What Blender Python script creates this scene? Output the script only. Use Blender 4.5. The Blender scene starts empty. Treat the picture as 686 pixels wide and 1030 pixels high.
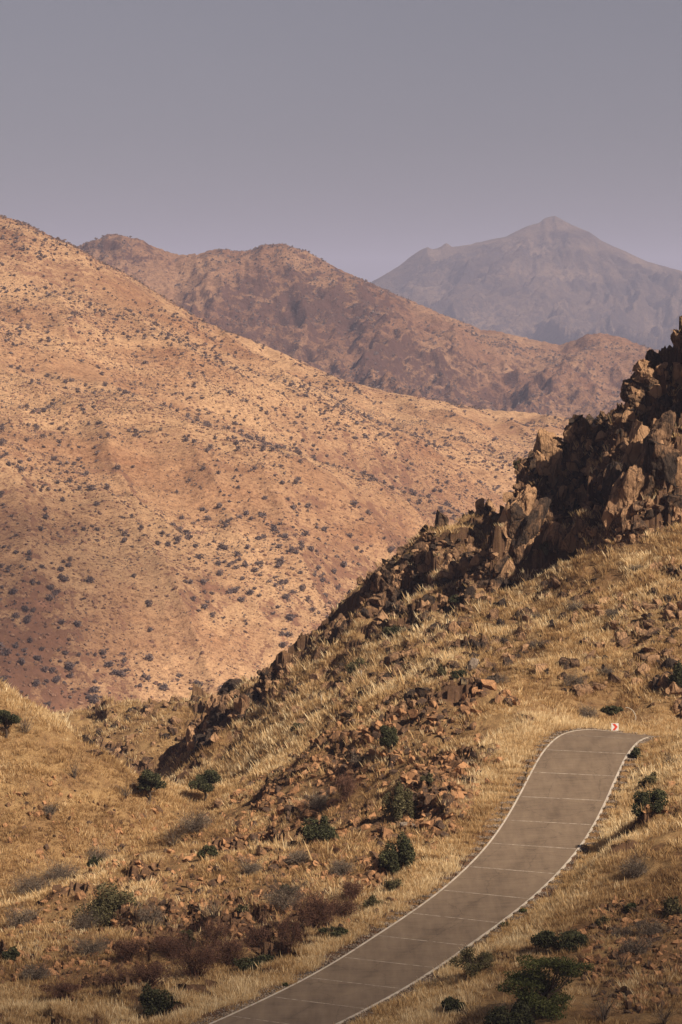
import bpy, bmesh, math, random
import numpy as np
from mathutils import Vector, Matrix, Euler

random.seed(7)
rng = np.random.default_rng(7)
F = 2861.0            # focal length in photo pixels (100 mm on a 36 mm tall frame, 1030 px)
U0, V0 = 343.0, 300.0  # image column straight ahead, image row of eye level

scene = bpy.context.scene
COL = scene.collection

# ------------------------------------------------------------------ helpers
def P(u, v, d):
    """point seen at photo pixel (u,v) that lies d metres ahead of the camera"""
    return ((u-U0)/F*d, d, -(v-V0)/F*d)

def tag(o, label=None, cat=None, group=None, kind=None):
    if label: o['label'] = label
    if cat: o['category'] = cat
    if group: o['group'] = group
    if kind: o['kind'] = kind
    return o

def np_mesh(name, verts, faces, mat=None, attrs=None, smooth=False):
    """verts (N,3), faces (M,3) or (M,4)"""
    verts = np.ascontiguousarray(verts, dtype=np.float32)
    faces = np.ascontiguousarray(faces, dtype=np.int32)
    me = bpy.data.meshes.new(name)
    n, m, k = len(verts), len(faces), faces.shape[1]
    me.vertices.add(n); me.vertices.foreach_set('co', verts.ravel())
    me.loops.add(m*k); me.loops.foreach_set('vertex_index', faces.ravel())
    me.polygons.add(m)
    me.polygons.foreach_set('loop_start', np.arange(0, m*k, k, dtype=np.int32))
    me.polygons.foreach_set('loop_total', np.full(m, k, dtype=np.int32))
    me.polygons.foreach_set('use_smooth', np.full(m, smooth, dtype=bool))
    if attrs:
        for an, av in attrs.items():
            a = me.attributes.new(an, 'FLOAT', 'POINT')
            a.data.foreach_set('value', np.ascontiguousarray(av, dtype=np.float32))
    me.update(calc_edges=True)
    me.validate()
    if mat: me.materials.append(mat)
    return me

def link(name, me, parent=None, loc=None):
    o = bpy.data.objects.new(name, me)
    COL.objects.link(o)
    if parent is not None: o.parent = parent
    if loc is not None: o.location = loc
    return o

def empty(name, loc):
    o = bpy.data.objects.new(name, None)
    COL.objects.link(o); o.location = loc; o.empty_display_size = 0.3
    return o

# ---- vectorised value noise
def _h(ix, iy, iz, seed):
    with np.errstate(over='ignore'):
        h = (ix.astype(np.uint32)*np.uint32(374761393) + iy.astype(np.uint32)*np.uint32(668265263)
             + iz.astype(np.uint32)*np.uint32(2147483647-58) + np.uint32(seed*974711 + 12345))
        h = (h ^ (h >> np.uint32(13)))*np.uint32(1274126177)
        h = (h ^ (h >> np.uint32(16)))*np.uint32(2246822519)
        h = h ^ (h >> np.uint32(15))
    return h.astype(np.float64)/4294967295.0

def vn3(p, seed=0):
    i = np.floor(p).astype(np.int64); f = p-i; f = f*f*(3-2*f)
    r = 0
    for dx in (0, 1):
        wx = f[:, 0] if dx else 1-f[:, 0]
        for dy in (0, 1):
            wy = f[:, 1] if dy else 1-f[:, 1]
            for dz in (0, 1):
                wz = f[:, 2] if dz else 1-f[:, 2]
                r = r + wx*wy*wz*_h(i[:, 0]+dx, i[:, 1]+dy, i[:, 2]+dz, seed)
    return r*2-1

def vn2(x, y, seed=0):
    ix = np.floor(x).astype(np.int64); iy = np.floor(y).astype(np.int64)
    fx = x-ix; fy = y-iy
    fx = fx*fx*fx*(fx*(fx*6-15)+10); fy = fy*fy*fy*(fy*(fy*6-15)+10)
    z = np.zeros_like(ix)
    a = _h(ix, iy, z, seed); b = _h(ix+1, iy, z, seed); c = _h(ix, iy+1, z, seed); d = _h(ix+1, iy+1, z, seed)
    return ((a*(1-fx)+b*fx)*(1-fy) + (c*(1-fx)+d*fx)*fy)*2-1

def fbm2(x, y, scale, octs=4, seed=0, gain=0.5, ridged=False):
    r = 0; a = 1.0; t = 0
    ca, sa = math.cos(0.7), math.sin(0.7)
    x = x/scale; y = y/scale
    for k in range(octs):
        n = vn2(x, y, seed+k*17)
        if ridged: n = 1-2*np.abs(n)**0.8
        r = r + a*n; t += a; a *= gain
        x, y = (x*ca-y*sa)*2.03+3.1, (x*sa+y*ca)*2.03+1.7
    return r/t

def cell2(x, y, size, seed, tx=0.0, ty=0.0, tilt=0.5, rot=0.5, asp=1.0):
    """angular broken rock: every Voronoi cell has its own height and tilt; returns unit-height field"""
    c, s_ = math.cos(rot), math.sin(rot)
    a = (x*c-y*s_)/size; b = (x*s_+y*c)/size/asp
    ia, ib = np.floor(a).astype(np.int64), np.floor(b).astype(np.int64); z = np.zeros_like(ia)
    best = np.full(a.shape, 1e9); out = np.zeros(a.shape)
    for di in (-1, 0, 1):
        for dj in (-1, 0, 1):
            I, J = ia+di, ib+dj
            ca = I+0.12+0.76*_h(I, J, z, seed); cb = J+0.12+0.76*_h(I, J, z, seed+1)
            da, db = a-ca, b-cb; d = da*da+db*db
            hgt = _h(I, J, z, seed+2)*2-1; g1 = (_h(I, J, z, seed+3)*2-1)*tilt; g2 = (_h(I, J, z, seed+4)*2-1)*tilt
            wx = (da*c+db*asp*s_); wy = (-da*s_+db*asp*c)
            val = hgt+2*(g1*da+g2*db)+2*(tx*wx+ty*wy)
            m = d < best; best = np.where(m, d, best); out = np.where(m, val, out)
    return out

class TPS:
    def __init__(s, pts):
        p = np.array(pts, float); s.c = p[:, :2]; n = len(p)
        s.sc = np.abs(s.c).max(); c = s.c/s.sc
        A = np.zeros((n+3, n+3)); A[:n, :n] = s.phi(c, c)+np.eye(n)*1e-10
        A[:n, n] = 1; A[:n, n+1:] = c; A[n, :n] = 1; A[n+1:, :n] = c.T
        b = np.zeros(n+3); b[:n] = p[:, 2]
        s.w = np.linalg.solve(A, b); s.n = n
    @staticmethod
    def phi(a, b):
        r2 = ((a[:, None, :]-b[None, :, :])**2).sum(-1)
        return 0.5*r2*np.log(r2+1e-12)
    def __call__(s, x, y):
        q = np.stack([x.ravel(), y.ravel()], 1)/s.sc; c = s.c/s.sc
        out = np.empty(len(q))
        for i in range(0, len(q), 40000):
            k = q[i:i+40000]
            out[i:i+40000] = s.phi(k, c)@s.w[:s.n] + s.w[s.n] + k@s.w[s.n+1:]
        return out.reshape(x.shape)

def smooth(a, b, x):
    t = np.clip((x-a)/(b-a), 0, 1); return t*t*(3-2*t)

# ------------------------------------------------------------------ materials
def new_mat(name):
    m = bpy.data.materials.new(name); m.use_nodes = True
    nt = m.node_tree; nt.nodes.clear()
    return m, nt, nt.nodes, nt.links

def N(ns, t, **kw):
    n = ns.new(t)
    for k, v in kw.items(): setattr(n, k, v)
    return n

def ramp(ns, stops, interp='LINEAR'):
    r = ns.new('ShaderNodeValToRGB'); e = r.color_ramp.elements
    r.color_ramp.interpolation = interp
    while len(e) > 1: e.remove(e[-1])
    e[0].position = stops[0][0]; e[0].color = (*stops[0][1], 1)
    for p, c in stops[1:]:
        x = e.new(p); x.color = (*c, 1)
    return r

def noise_n(ns, ls, vec, scale, detail=6, rough=0.6, dist=0.0):
    n = ns.new('ShaderNodeTexNoise'); n.inputs['Scale'].default_value = scale
    n.inputs['Detail'].default_value = detail; n.inputs['Roughness'].default_value = rough
    n.inputs['Distortion'].default_value = dist
    ls.new(vec, n.inputs['Vector']); return n

def mixc(ns, ls, fac, a, b, blend='MIX'):
    m = ns.new('ShaderNodeMix'); m.data_type = 'RGBA'; m.blend_type = blend
    if isinstance(fac, (int, float)): m.inputs[0].default_value = fac
    else: ls.new(fac, m.inputs[0])
    for s, v in ((6, a), (7, b)):
        if isinstance(v, tuple): m.inputs[s].default_value = (*v, 1)
        else: ls.new(v, m.inputs[s])
    return m.outputs[2]

def finish(m, nt, ns, ls, color, rough=0.9, bump=None, bstr=0.5, bdist=0.1, transl=0.0, spec=0.15):
    b = ns.new('ShaderNodeBsdfPrincipled'); b.inputs['Roughness'].default_value = rough
    b.inputs['Specular IOR Level'].default_value = spec
    if isinstance(color, tuple): b.inputs['Base Color'].default_value = (*color, 1)
    else: ls.new(color, b.inputs['Base Color'])
    if bump is not None:
        bn = ns.new('ShaderNodeBump'); bn.inputs['Strength'].default_value = bstr; bn.inputs['Distance'].default_value = bdist
        ls.new(bump, bn.inputs['Height']); ls.new(bn.outputs[0], b.inputs['Normal'])
    out = ns.new('ShaderNodeOutputMaterial')
    if transl > 0:
        t = ns.new('ShaderNodeBsdfTranslucent')
        if isinstance(color, tuple): t.inputs[0].default_value = (*color, 1)
        else: ls.new(color, t.inputs[0])
        mx = ns.new('ShaderNodeMixShader'); mx.inputs[0].default_value = transl
        ls.new(b.outputs[0], mx.inputs[1]); ls.new(t.outputs[0], mx.inputs[2]); ls.new(mx.outputs[0], out.inputs[0])
    else:
        ls.new(b.outputs[0], out.inputs[0])
    return m

def mathn(ns, ls, op, a, b=None):
    n = ns.new('ShaderNodeMath'); n.operation = op
    for i, v in enumerate((a, b)):
        if v is None: continue
        if isinstance(v, (int, float)): n.inputs[i].default_value = v
        else: ls.new(v, n.inputs[i])
    return n.outputs[0]

def ground_mat(name, soilA, soilB, straw, s, straw_amt=0.5, bdist=0.3, pebble=None, rockc=(0.12, 0.068, 0.042)):
    """s = size in metres of the main patches"""
    m, nt, ns, ls = new_mat(name)
    geo = ns.new('ShaderNodeNewGeometry').outputs['Position']
    big = noise_n(ns, ls, geo, 1/s, 8, 0.62, 0.4)
    med = noise_n(ns, ls, geo, 5/s, 8, 0.7)
    fine = noise_n(ns, ls, geo, 28/s, 6, 0.75)
    r1 = ramp(ns, [(0.35, soilA), (0.62, soilB)]); ls.new(med.outputs[0], r1.inputs[0])
    f1 = ramp(ns, [(0.5-0.25*straw_amt-0.05, (0, 0, 0)), (0.78-0.35*straw_amt, (1, 1, 1))]); ls.new(big.outputs[0], f1.inputs[0])
    c = mixc(ns, ls, f1.outputs[0], r1.outputs[0], straw)
    f2 = ramp(ns, [(0.36, (0.5, 0.44, 0.42)), (0.5, (0.95, 0.95, 0.95)), (0.66, (1.3, 1.27, 1.2))]); ls.new(fine.outputs[0], f2.inputs[0])
    c = mixc(ns, ls, 1.0, c, f2.outputs[0], 'MULTIPLY')
    vf = noise_n(ns, ls, geo, 75/s, 4, 0.8)
    f3 = ramp(ns, [(0.36, (0.45, 0.38, 0.36)), (0.46, (1, 1, 1)), (0.6, (1.06, 1.06, 1.06))]); ls.new(vf.outputs[0], f3.inputs[0])
    c = mixc(ns, ls, 0.85, c, f3.outputs[0], 'MULTIPLY')
    # rock showing through on the attribute 'rock'
    at = ns.new('ShaderNodeAttribute'); at.attribute_name = 'rock'
    rk = noise_n(ns, ls, geo, 9/s, 8, 0.75)
    rc = ramp(ns, [(0.3, tuple(x*0.5 for x in rockc)), (0.6, rockc), (0.75, tuple(min(1, x*1.7) for x in rockc))]); ls.new(rk.outputs[0], rc.inputs[0])
    rf = mathn(ns, ls, 'MULTIPLY', at.outputs['Fac'], 1.0)
    rsum = mathn(ns, ls, 'ADD', rf, mathn(ns, ls, 'MULTIPLY', mathn(ns, ls, 'ADD', mathn(ns, ls, 'SUBTRACT', rk.outputs[0], 0.5), mathn(ns, ls, 'MULTIPLY', mathn(ns, ls, 'SUBTRACT', fine.outputs[0], 0.5), 1.2)), 1.7))
    rr = ramp(ns, [(0.40, (0, 0, 0)), (0.62, (1, 1, 1))]); ls.new(rsum, rr.inputs[0])
    c = mixc(ns, ls, rr.outputs[0], c, rc.outputs[0])
    h = mathn(ns, ls, 'ADD', mathn(ns, ls, 'MULTIPLY', med.outputs[0], 1.0), mathn(ns, ls, 'MULTIPLY', fine.outputs[0], 0.35))
    return finish(m, nt, ns, ls, c, 0.95, h, 0.9, bdist, spec=0.05)

def rock_mat(name, dark, mid, light, s=1.0, bd=0.15):
    m, nt, ns, ls = new_mat(name)
    geo = ns.new('ShaderNodeNewGeometry').outputs['Position']
    mp = ns.new('ShaderNodeMapping'); mp.inputs['Rotation'].default_value = (0.1, -0.4, 0.2); mp.inputs['Scale'].default_value = (1.7, 1.2, 0.6)
    ls.new(geo, mp.inputs['Vector'])
    a = noise_n(ns, ls, geo, 0.35/s, 8, 0.65, 0.5)
    b = noise_n(ns, ls, mp.outputs[0], 2.2/s, 9, 0.72, 0.3)
    att = ns.new('ShaderNodeAttribute'); att.attribute_name = 'rnd'
    sm = mathn(ns, ls, 'ADD', mathn(ns, ls, 'MULTIPLY', a.outputs[0], 0.9), mathn(ns, ls, 'MULTIPLY', b.outputs[0], 0.55))
    sm = mathn(ns, ls, 'ADD', sm, mathn(ns, ls, 'MULTIPLY', mathn(ns, ls, 'SUBTRACT', att.outputs['Fac'], 0.5), 0.42))
    r = ramp(ns, [(0.56, dark), (0.70, mid), (0.86, light)]); ls.new(sm, r.inputs[0])
    vo = ns.new('ShaderNodeTexVoronoi'); vo.feature = 'DISTANCE_TO_EDGE'; vo.inputs['Scale'].default_value = 0.9/s
    dv = noise_n(ns, ls, mp.outputs[0], 1.2/s, 4, 0.6)
    mv = mixc(ns, ls, 0.45, mp.outputs[0], dv.outputs['Color']); ls.new(mv, vo.inputs['Vector'])
    cr = ramp(ns, [(0.0, (0.35, 0.35, 0.35)), (0.05, (1, 1, 1))]); ls.new(vo.outputs['Distance'], cr.inputs[0])
    c = mixc(ns, ls, 0.8, r.outputs[0], cr.outputs[0], 'MULTIPLY')
    h = mathn(ns, ls, 'ADD', b.outputs[0], mathn(ns, ls, 'MULTIPLY', cr.outputs[0], 0.35))
    return finish(m, nt, ns, ls, c, 0.85, h, 1.0, bd, spec=0.2)

def leaf_mat(name, cols, transl=0.25):
    m, nt, ns, ls = new_mat(name)
    att = ns.new('ShaderNodeAttribute'); att.attribute_name = 'rnd'
    st = [(i/(len(cols)-1), c) for i, c in enumerate(cols)]
    r = ramp(ns, st); ls.new(att.outputs['Fac'], r.inputs[0])
    return finish(m, nt, ns, ls, r.outputs[0], 0.8, transl=transl, spec=0.1)

STRAW = (0.40, 0.255, 0.105)
M = {}
M['near'] = ground_mat('dry_soil', (0.08, 0.045, 0.026), (0.215, 0.12, 0.058), (0.31, 0.20, 0.095), 3.0, 0.35, 0.12)
M['hill'] = ground_mat('hillside_soil', (0.205, 0.10, 0.056), (0.29, 0.15, 0.083), (0.42, 0.258, 0.146), 60.0, 0.6, 1.2, rockc=(0.19, 0.095, 0.06))
M['midm'] = ground_mat('mountain_soil', (0.15, 0.072, 0.045), (0.22, 0.112, 0.068), (0.31, 0.18, 0.105), 110.0, 0.4, 6.0, rockc=(0.095, 0.048, 0.036))
M['farm'] = ground_mat('far_mountain_soil', (0.03, 0.022, 0.022), (0.085, 0.057, 0.046), (0.24, 0.165, 0.115), 150.0, 0.35, 20.0, rockc=(0.05, 0.038, 0.04))
M['crag'] = rock_mat('crag_rock', (0.05, 0.033, 0.024), (0.19, 0.108, 0.062), (0.44, 0.255, 0.14), 1.0, 0.5)
M['rubble'] = rock_mat('rubble_rock', (0.07, 0.042, 0.028), (0.19, 0.10, 0.05), (0.36, 0.185, 0.09), 0.6, 0.06)
M['greyrock'] = rock_mat('grey_rock', (0.09, 0.07, 0.055), (0.18, 0.135, 0.105), (0.30, 0.235, 0.18), 0.8, 0.06)
M['grass'] = leaf_mat('dry_grass', [(0.18, 0.10, 0.048), (0.43, 0.263, 0.117), (0.67, 0.462, 0.232), (0.86, 0.70, 0.45)], 0.45)
M['green'] = leaf_mat('dark_green_leaves', [(0.028, 0.03, 0.016), (0.055, 0.056, 0.027), (0.10, 0.095, 0.045)], 0.15)
M['acacia'] = leaf_mat('acacia_leaves', [(0.035, 0.043, 0.015), (0.075, 0.083, 0.027), (0.13, 0.13, 0.045)], 0.2)
M['olive'] = leaf_mat('olive_leaves', [(0.06, 0.05, 0.026), (0.11, 0.095, 0.045), (0.17, 0.145, 0.075)], 0.2)
M['grey'] = leaf_mat('grey_twigs', [(0.085, 0.065, 0.05), (0.145, 0.11, 0.085), (0.22, 0.175, 0.13)], 0.1)
M['red'] = leaf_mat('reddish_twigs', [(0.07, 0.036, 0.026), (0.12, 0.06, 0.042), (0.18, 0.095, 0.065)], 0.1)
M['farshrub'] = leaf_mat('mauve_shrub', [(0.13, 0.092, 0.086), (0.19, 0.14, 0.13), (0.27, 0.205, 0.185)], 0.3)
M['bark'] = leaf_mat('bark', [(0.05, 0.035, 0.025), (0.10, 0.07, 0.05)], 0.0)
M['palewood'] = leaf_mat('pale_dead_wood', [(0.42, 0.36, 0.3), (0.5, 0.44, 0.36)], 0.0)

# ------------------------------------------------------------------ road centreline
ju = [588, 577.5, 565.5, 553, 538, 516, 489, 458, 423, 392, 357, 320]
jv = [754.5, 778.5, 804, 827.5, 851, 875.5, 900, 924, 946, 969, 989.5, 1008.5]
jd = [227.0-4.62*i - 0.02*i*i*0 for i in range(12)]
road_pts = [P(u, v, d) for u, v, d in zip(ju, jv, jd)][::-1]
first = road_pts[0]; sec = road_pts[1]
dx, dy, dz = (first[i]-sec[i] for i in range(3))
road_pts = [(first[0]+dx*k*1.0-0.10*k*k, first[1]+dy*k, first[2]+dz*k*0.9) for k in (8, 7, 6, 5, 4, 3, 2, 1)] + road_pts
road_pts += [(21.2, 231.9, -35.5), (23.3, 236.3, -35.9), (26.6, 239.9, -37.1), (31.0, 242.3, -38.4), (36.2, 243.4, -40.0), (41.2, 243.6, -41.5), (46.2, 243.3, -42.8), (51, 242.5, -44)]
RP = np.array(road_pts)

def catmull(pts, n):
    out = []
    for i in range(len(pts)-1):
        p0 = pts[max(i-1, 0)]; p1 = pts[i]; p2 = pts[i+1]; p3 = pts[min(i+2, len(pts)-1)]
        for k in range(n):
            t = k/n
            out.append(0.5*((2*p1)+(-p0+p2)*t+(2*p0-5*p1+4*p2-p3)*t*t+(-p0+3*p1-3*p2+p3)*t**3))
    out.append(pts[-1]); return np.array(out)
RP[3:-1] = (RP[2:-2]*0.25+RP[3:-1]*0.5+RP[4:]*0.25)
CL = catmull(RP, 12)
seg = np.linalg.norm(np.diff(CL[:, :2], axis=0), axis=1); S = np.concatenate([[0], np.cumsum(seg)])
Tn = np.gradient(CL[:, :2], axis=0); Tn /= np.linalg.norm(Tn, axis=1)[:, None]
Rt = np.stack([Tn[:, 1], -Tn[:, 0]], 1)      # points to the right of travel (away from camera)
HALF = 3.45

def road_dist(x, y):
    """signed distance to the centreline (right +) and road height there"""
    xf, yf = x.ravel(), y.ravel()
    bd = np.full(len(xf), 1e9); bz = np.zeros(len(xf)); bs = np.zeros(len(xf))
    sel = np.where((yf > 110) & (yf < 275) & (xf > -70) & (xf < 80))[0]
    C = CL[::3]; Rr = Rt[::3]
    for i in range(0, len(sel), 60000):
        k = sel[i:i+60000]
        dd = (xf[k, None]-C[None, :, 0])**2+(yf[k, None]-C[None, :, 1])**2
        j = dd.argmin(1)
        bd[k] = np.sqrt(dd[np.arange(len(k)), j]); bz[k] = C[j, 2]
        bs[k] = (xf[k]-C[j, 0])*Rr[j, 0]+(yf[k]-C[j, 1])*Rr[j, 1]
    return bd.reshape(x.shape), bz.reshape(x.shape), bs.reshape(x.shape)

# ------------------------------------------------------------------ terrain height functions
def hid(u, d, z):
    return ((u-U0)/F*d, d, z)

near_pts = [P(*t) for t in [
 # right verge
 (686, 726, 237), (686, 800, 211), (686, 900, 186), (686, 1030, 163), (640, 850, 199), (600, 950, 180), (500, 1030, 166), (790, 700, 236), (790, 1000, 168), (660, 742, 231),
 # left verge and the flat below the knoll
 (300, 905, 203), (250, 960, 190), (190, 1000, 179), (100, 1000, 183), (0, 1010, 182), (-90, 1010, 182), (0, 955, 196), (100, 935, 201), (200, 905, 209), (350, 860, 212), (430, 840, 214),
 (-100, 920, 220),
 # knoll with rubble
 (535, 724, 237), (495, 697, 243), (440, 702, 247), (400, 714, 249), (330, 738, 255), (250, 797, 262), (205, 832, 258), (450, 760, 231), (480, 800, 220), (400, 800, 229), (330, 800, 238), (260, 850, 236), (470, 720, 240),
 # left slope
 (-100, 640, 260), (0, 700, 257), (45, 724, 256), (100, 762, 254), (150, 797, 252), (182, 822, 250), (0, 800, 243), (0, 865, 235), (60, 868, 237), (100, 838, 242), (150, 838, 245), (-100, 800, 246),
 (0, 932, 211), (60, 895, 219), (130, 857, 231), (190, 830, 243), (-100, 960, 210),
 # gully behind
 (160, 806, 276), (212, 803, 280), (190, 775, 314), (235, 768, 300),
 # far spur
 (90, 730, 420), (150, 716, 405), (205, 704, 385), (110, 775, 372), (20, 745, 430), (-100, 760, 440),
 # golden slope below the crags
 (340, 702, 288), (280, 740, 289), (400, 655, 290), (490, 600, 297), (450, 668, 275), (550, 600, 290), (600, 560, 290), (600, 650, 268), (550, 695, 256), (620, 722, 252), (686, 650, 262), (686, 590, 275), (686, 533, 287), (790, 480, 290), (790, 640, 260), (686, 705, 252), (430, 690, 268), (370, 712, 273), (300, 755, 279),
 # crags and their crest
 (686, 340, 308), (655, 352, 309), (628, 422, 310), (600, 482, 312), (570, 502, 315), (535, 508, 318), (500, 528, 320), (455, 530, 321), (425, 540, 321), (400, 575, 319), (370, 602, 318), (330, 648, 317), (270, 688, 322), (225, 706, 326), (600, 500, 299), (540, 540, 302), (450, 590, 308), (400, 622, 304), (350, 670, 303), (290, 707, 305), (230, 748, 311), (790, 280, 308), (640, 480, 296), (660, 430, 298),
]] + [p for p in road_pts[6:]] + [
 hid(686, 345, -18), hid(600, 350, -24), hid(500, 350, -34), hid(400, 355, -46), hid(300, 360, -58), hid(200, 450, -78), hid(400, 400, -62), hid(500, 400, -55), hid(90, 460, -80), hid(790, 345, -10),
 hid(686, 430, -75), hid(500, 460, -95), hid(300, 480, -105), hid(90, 510, -112), hid(-100, 520, -112), hid(-100, 330, -64), hid(20, 320, -64), hid(100, 320, -62), hid(60, 229, -47.6), hid(0, 224, -48.4), hid(130, 239, -47.9), hid(185, 248, -46.9), hid(-100, 225, -49.5), hid(100, 284, -54), hid(40, 288, -53), hid(-60, 292, -51), hid(145, 282, -53.5),
 hid(-100, 640, -175), hid(90, 640, -175), hid(343, 640, -175), hid(600, 640, -175), hid(790, 640, -175), hid(790, 460, -85),
 hid(450, 262, -37.2), hid(400, 264, -39),
 hid(-100, 130, -42), hid(343, 130, -42), hid(790, 130, -42), hid(343, 15, -5.5), hid(343, 60, -23), hid(-300, 60, -23), hid(986, 60, -23), hid(-500, 250, -35), hid(1190, 250, -15), hid(-500, 150, -40), hid(1190, 150, -38), hid(-500, 500, -110), hid(1190, 500, -80),
]
tN = TPS(near_pts)

CRL_U = np.array([150, 190, 230, 280, 340, 400, 450, 490, 520, 560, 600, 640, 686, 760])
CRL_V = np.array([735, 772, 765, 728, 690, 648, 622, 600, 588, 574, 560, 546, 530, 500])
def crag_mask(x, y, u, v):
    """cr: rock ridge; lg: rocky ledges and rubble on the grass slopes"""
    low = np.interp(u, CRL_U, CRL_V)
    n = fbm2(x, y, 13, 3, 140)
    cr = smooth(5, -7, v-low+8*n)*smooth(276, 290, y)*smooth(165, 215, u)
    left = smooth(505, 470, u)
    cr = cr*(1-left*0.93*smooth(0.14, -0.10, fbm2(x, y, 9, 3, 141)))*(1-0.18*left)
    spur = smooth(380, 400, y)*smooth(0.0, 0.2, n+0.12)*smooth(230, 200, u)*smooth(60, 85, u)*smooth(745, 725, v)*0.5
    cr = np.maximum(cr, spur)
    p = fbm2(x, y, 8.5, 4, 150)
    lg = smooth(0.2, 0.4, p+0.03-0.02*smooth(262, 275, y)+0.11*smooth(470, 380, u)*smooth(262, 250, y)*smooth(1010, 980, v))*smooth(150, 170, y)
    kn = np.zeros_like(u)
    for e in ((430, 755, 70, 50), (350, 748, 60, 34), (290, 790, 50, 38), (440, 800, 40, 45)):
        kn = np.maximum(kn, np.clip(1.6-1.6*(((u-e[0])/e[2])**2+((v-e[1])/e[3])**2), 0, 1))
    kn = kn*(y < 262)
    lg = lg*(1-0.85*smooth(500, 530, u)*smooth(236, 244, y)*smooth(272, 264, y))
    lg = lg*(1-0.8*smooth(215, 185, u)*smooth(228, 236, y)*smooth(276, 266, y))
    lg = np.maximum(lg*0.9, kn*smooth(-0.25, 0.1, p+0.1))
    bank = smooth(20, 4, np.abs(u-528))*smooth(16, 5, np.abs(v-722))*(y > 232)*(y < 245)
    lg = np.maximum(lg, bank*0.8)
    return cr, lg*(1-cr)

def near_base(x, y):
    z = tN(x, y)
    u = x/y*F+U0
    amp = smooth(100, 150, y)
    v = V0-z/y*F
    z = z + amp*(0.55*fbm2(x, y, 14, 4, 3) + (0.30+0.45*smooth(252, 262, y)*smooth(330, 310, y))*fbm2(x, y, 3.4, 3, 9) + 0.13*fbm2(x, y, 0.9, 2, 12))
    cr, lg = crag_mask(x, y, u, v)
    k = np.where((cr > 0.01) | (lg > 0.01))
    if len(k[0]):
        xs, ys = x[k]+0.9*vn2(x[k]/2.2, y[k]/2.2, 5), y[k]+0.9*vn2(x[k]/2.2, y[k]/2.2, 6)
        m1, m2 = cr[k], lg[k]
        big = cell2(xs, ys, 6.5, 200, -0.28, -0.30, 0.35, 0.5, 1.5); mid = cell2(xs, ys, 2.6, 210, -0.35, -0.35, 0.6, 0.7, 1.4); sm = cell2(x[k], y[k], 1.0, 220, -0.3, -0.3, 0.8, 0.4, 1.3)
        z = z.copy()
        z[k] += m1*((3.0-1.5*smooth(505, 470, u[k]))*big+1.15*mid+0.42*sm+0.16*cell2(x[k], y[k], 0.42, 230, -0.3, -0.3, 0.9, 0.9, 1.3)-1.3) + m2*(0.55*mid+0.3*sm+0.25)
    return z

def near_h(x, y):
    z = near_base(x, y)
    bd, bz, bs = road_dist(x, y)
    w = smooth(9.0, 4.3, bd)
    z = z*(1-w)+(bz-0.03-0.22*smooth(3.55, 3.15, bd))*w
    return z

hill_pts = [P(*t) for t in [
 (-90, 178, 1520), (0, 219, 1500), (50, 241, 1480), (100, 263, 1450), (150, 291, 1430), (200, 321, 1400), (250, 346, 1400), (330, 376, 1450), (400, 396, 1500), (500, 411, 1550), (560, 422, 1600), (650, 445, 1650), (790, 480, 1700),
 (80, 722, 850), (0, 715, 850), (-90, 710, 850), (200, 692, 880), (340, 640, 950), (450, 504, 1150), (410, 488, 1130), (370, 478, 1110), (300, 462, 1090), (200, 520, 1010), (100, 500, 1000), (0, 500, 980), (-90, 480, 980), (0, 350, 1250), (100, 385, 1220), (200, 405, 1230), (280, 420, 1260), (350, 430, 1300), (480, 470, 1350), (550, 470, 1380), (650, 520, 1350), (0, 600, 900), (100, 610, 910), (250, 600, 950), (350, 550, 1020), (-90, 300, 1260), (430, 440, 1380), (790, 560, 1350),
 (160, 345, 1330), (60, 300, 1380),
]] + [
 hid(460, 1200, -98), hid(410, 1200, -88), hid(520, 1240, -105),
 hid(-300, 600, -190), hid(80, 600, -190), hid(343, 600, -195), hid(600, 600, -195), hid(986, 600, -195),
 hid(600, 1000, -160), hid(750, 1000, -160),
 hid(0, 1800, 0), hid(200, 1750, -40), hid(400, 1800, -75), hid(600, 1900, -100), hid(790, 1950, -110), hid(-300, 1800, 0), hid(0, 2150, -80), hid(400, 2250, -120), hid(790, 2300, -150), hid(-300, 2200, -60), hid(986, 1700, -120), hid(986, 1200, -170), hid(-400, 900, -120), hid(-400, 1500, 60),
]
tH = TPS(hill_pts)
def hill_h(x, y):
    z = tH(x, y)
    a = smooth(620, 800, y)
    u = x/y*F+U0
    # ribs and gullies running down towards the valley
    q = fbm2(x*1.0+0.35*y, y*0.25-0.1*x, 60, 4, 41, ridged=True)
    z = z + a*(1-0.75*smooth(1330, 1430, y)*smooth(250, 100, u))*(6.5*(q-0.2) + 8.0*fbm2(x, y, 120, 4, 5) + 1.6*fbm2(x, y, 18, 4, 8, gain=0.6))
    return z

mid_ridge = [(-200, 300), (-60, 290), (0, 275), (60, 252), (80, 244), (100, 238), (120, 236), (135, 239), (150, 245), (180, 258), (205, 251), (250, 251), (270, 246), (290, 247), (320, 257), (340, 270), (400, 298), (460, 318), (520, 337), (565, 350), (585, 341), (605, 335), (635, 345), (686, 362), (800, 390)]
mid_pts = [P(u, v, 3000+0.2*abs(u-250)) for u, v in mid_ridge] + [P(*t) for t in [
 (-200, 420, 2250), (0, 420, 2250), (200, 420, 2250), (400, 440, 2250), (600, 460, 2250), (800, 480, 2250),
 (250, 330, 2700), (330, 360, 2620), (200, 320, 2720), (450, 385, 2550), (550, 405, 2500), (640, 400, 2600), (390, 345, 2700), (120, 300, 2750), (0, 330, 2750), (600, 380, 2750), (520, 375, 2720)]] + [
 hid(u, 3700, -160) for u in (-200, 50, 343, 600, 800)] + [hid(u, 2150, -170) for u in (-200, 50, 343, 600, 800)]
tM = TPS(mid_pts)
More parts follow.
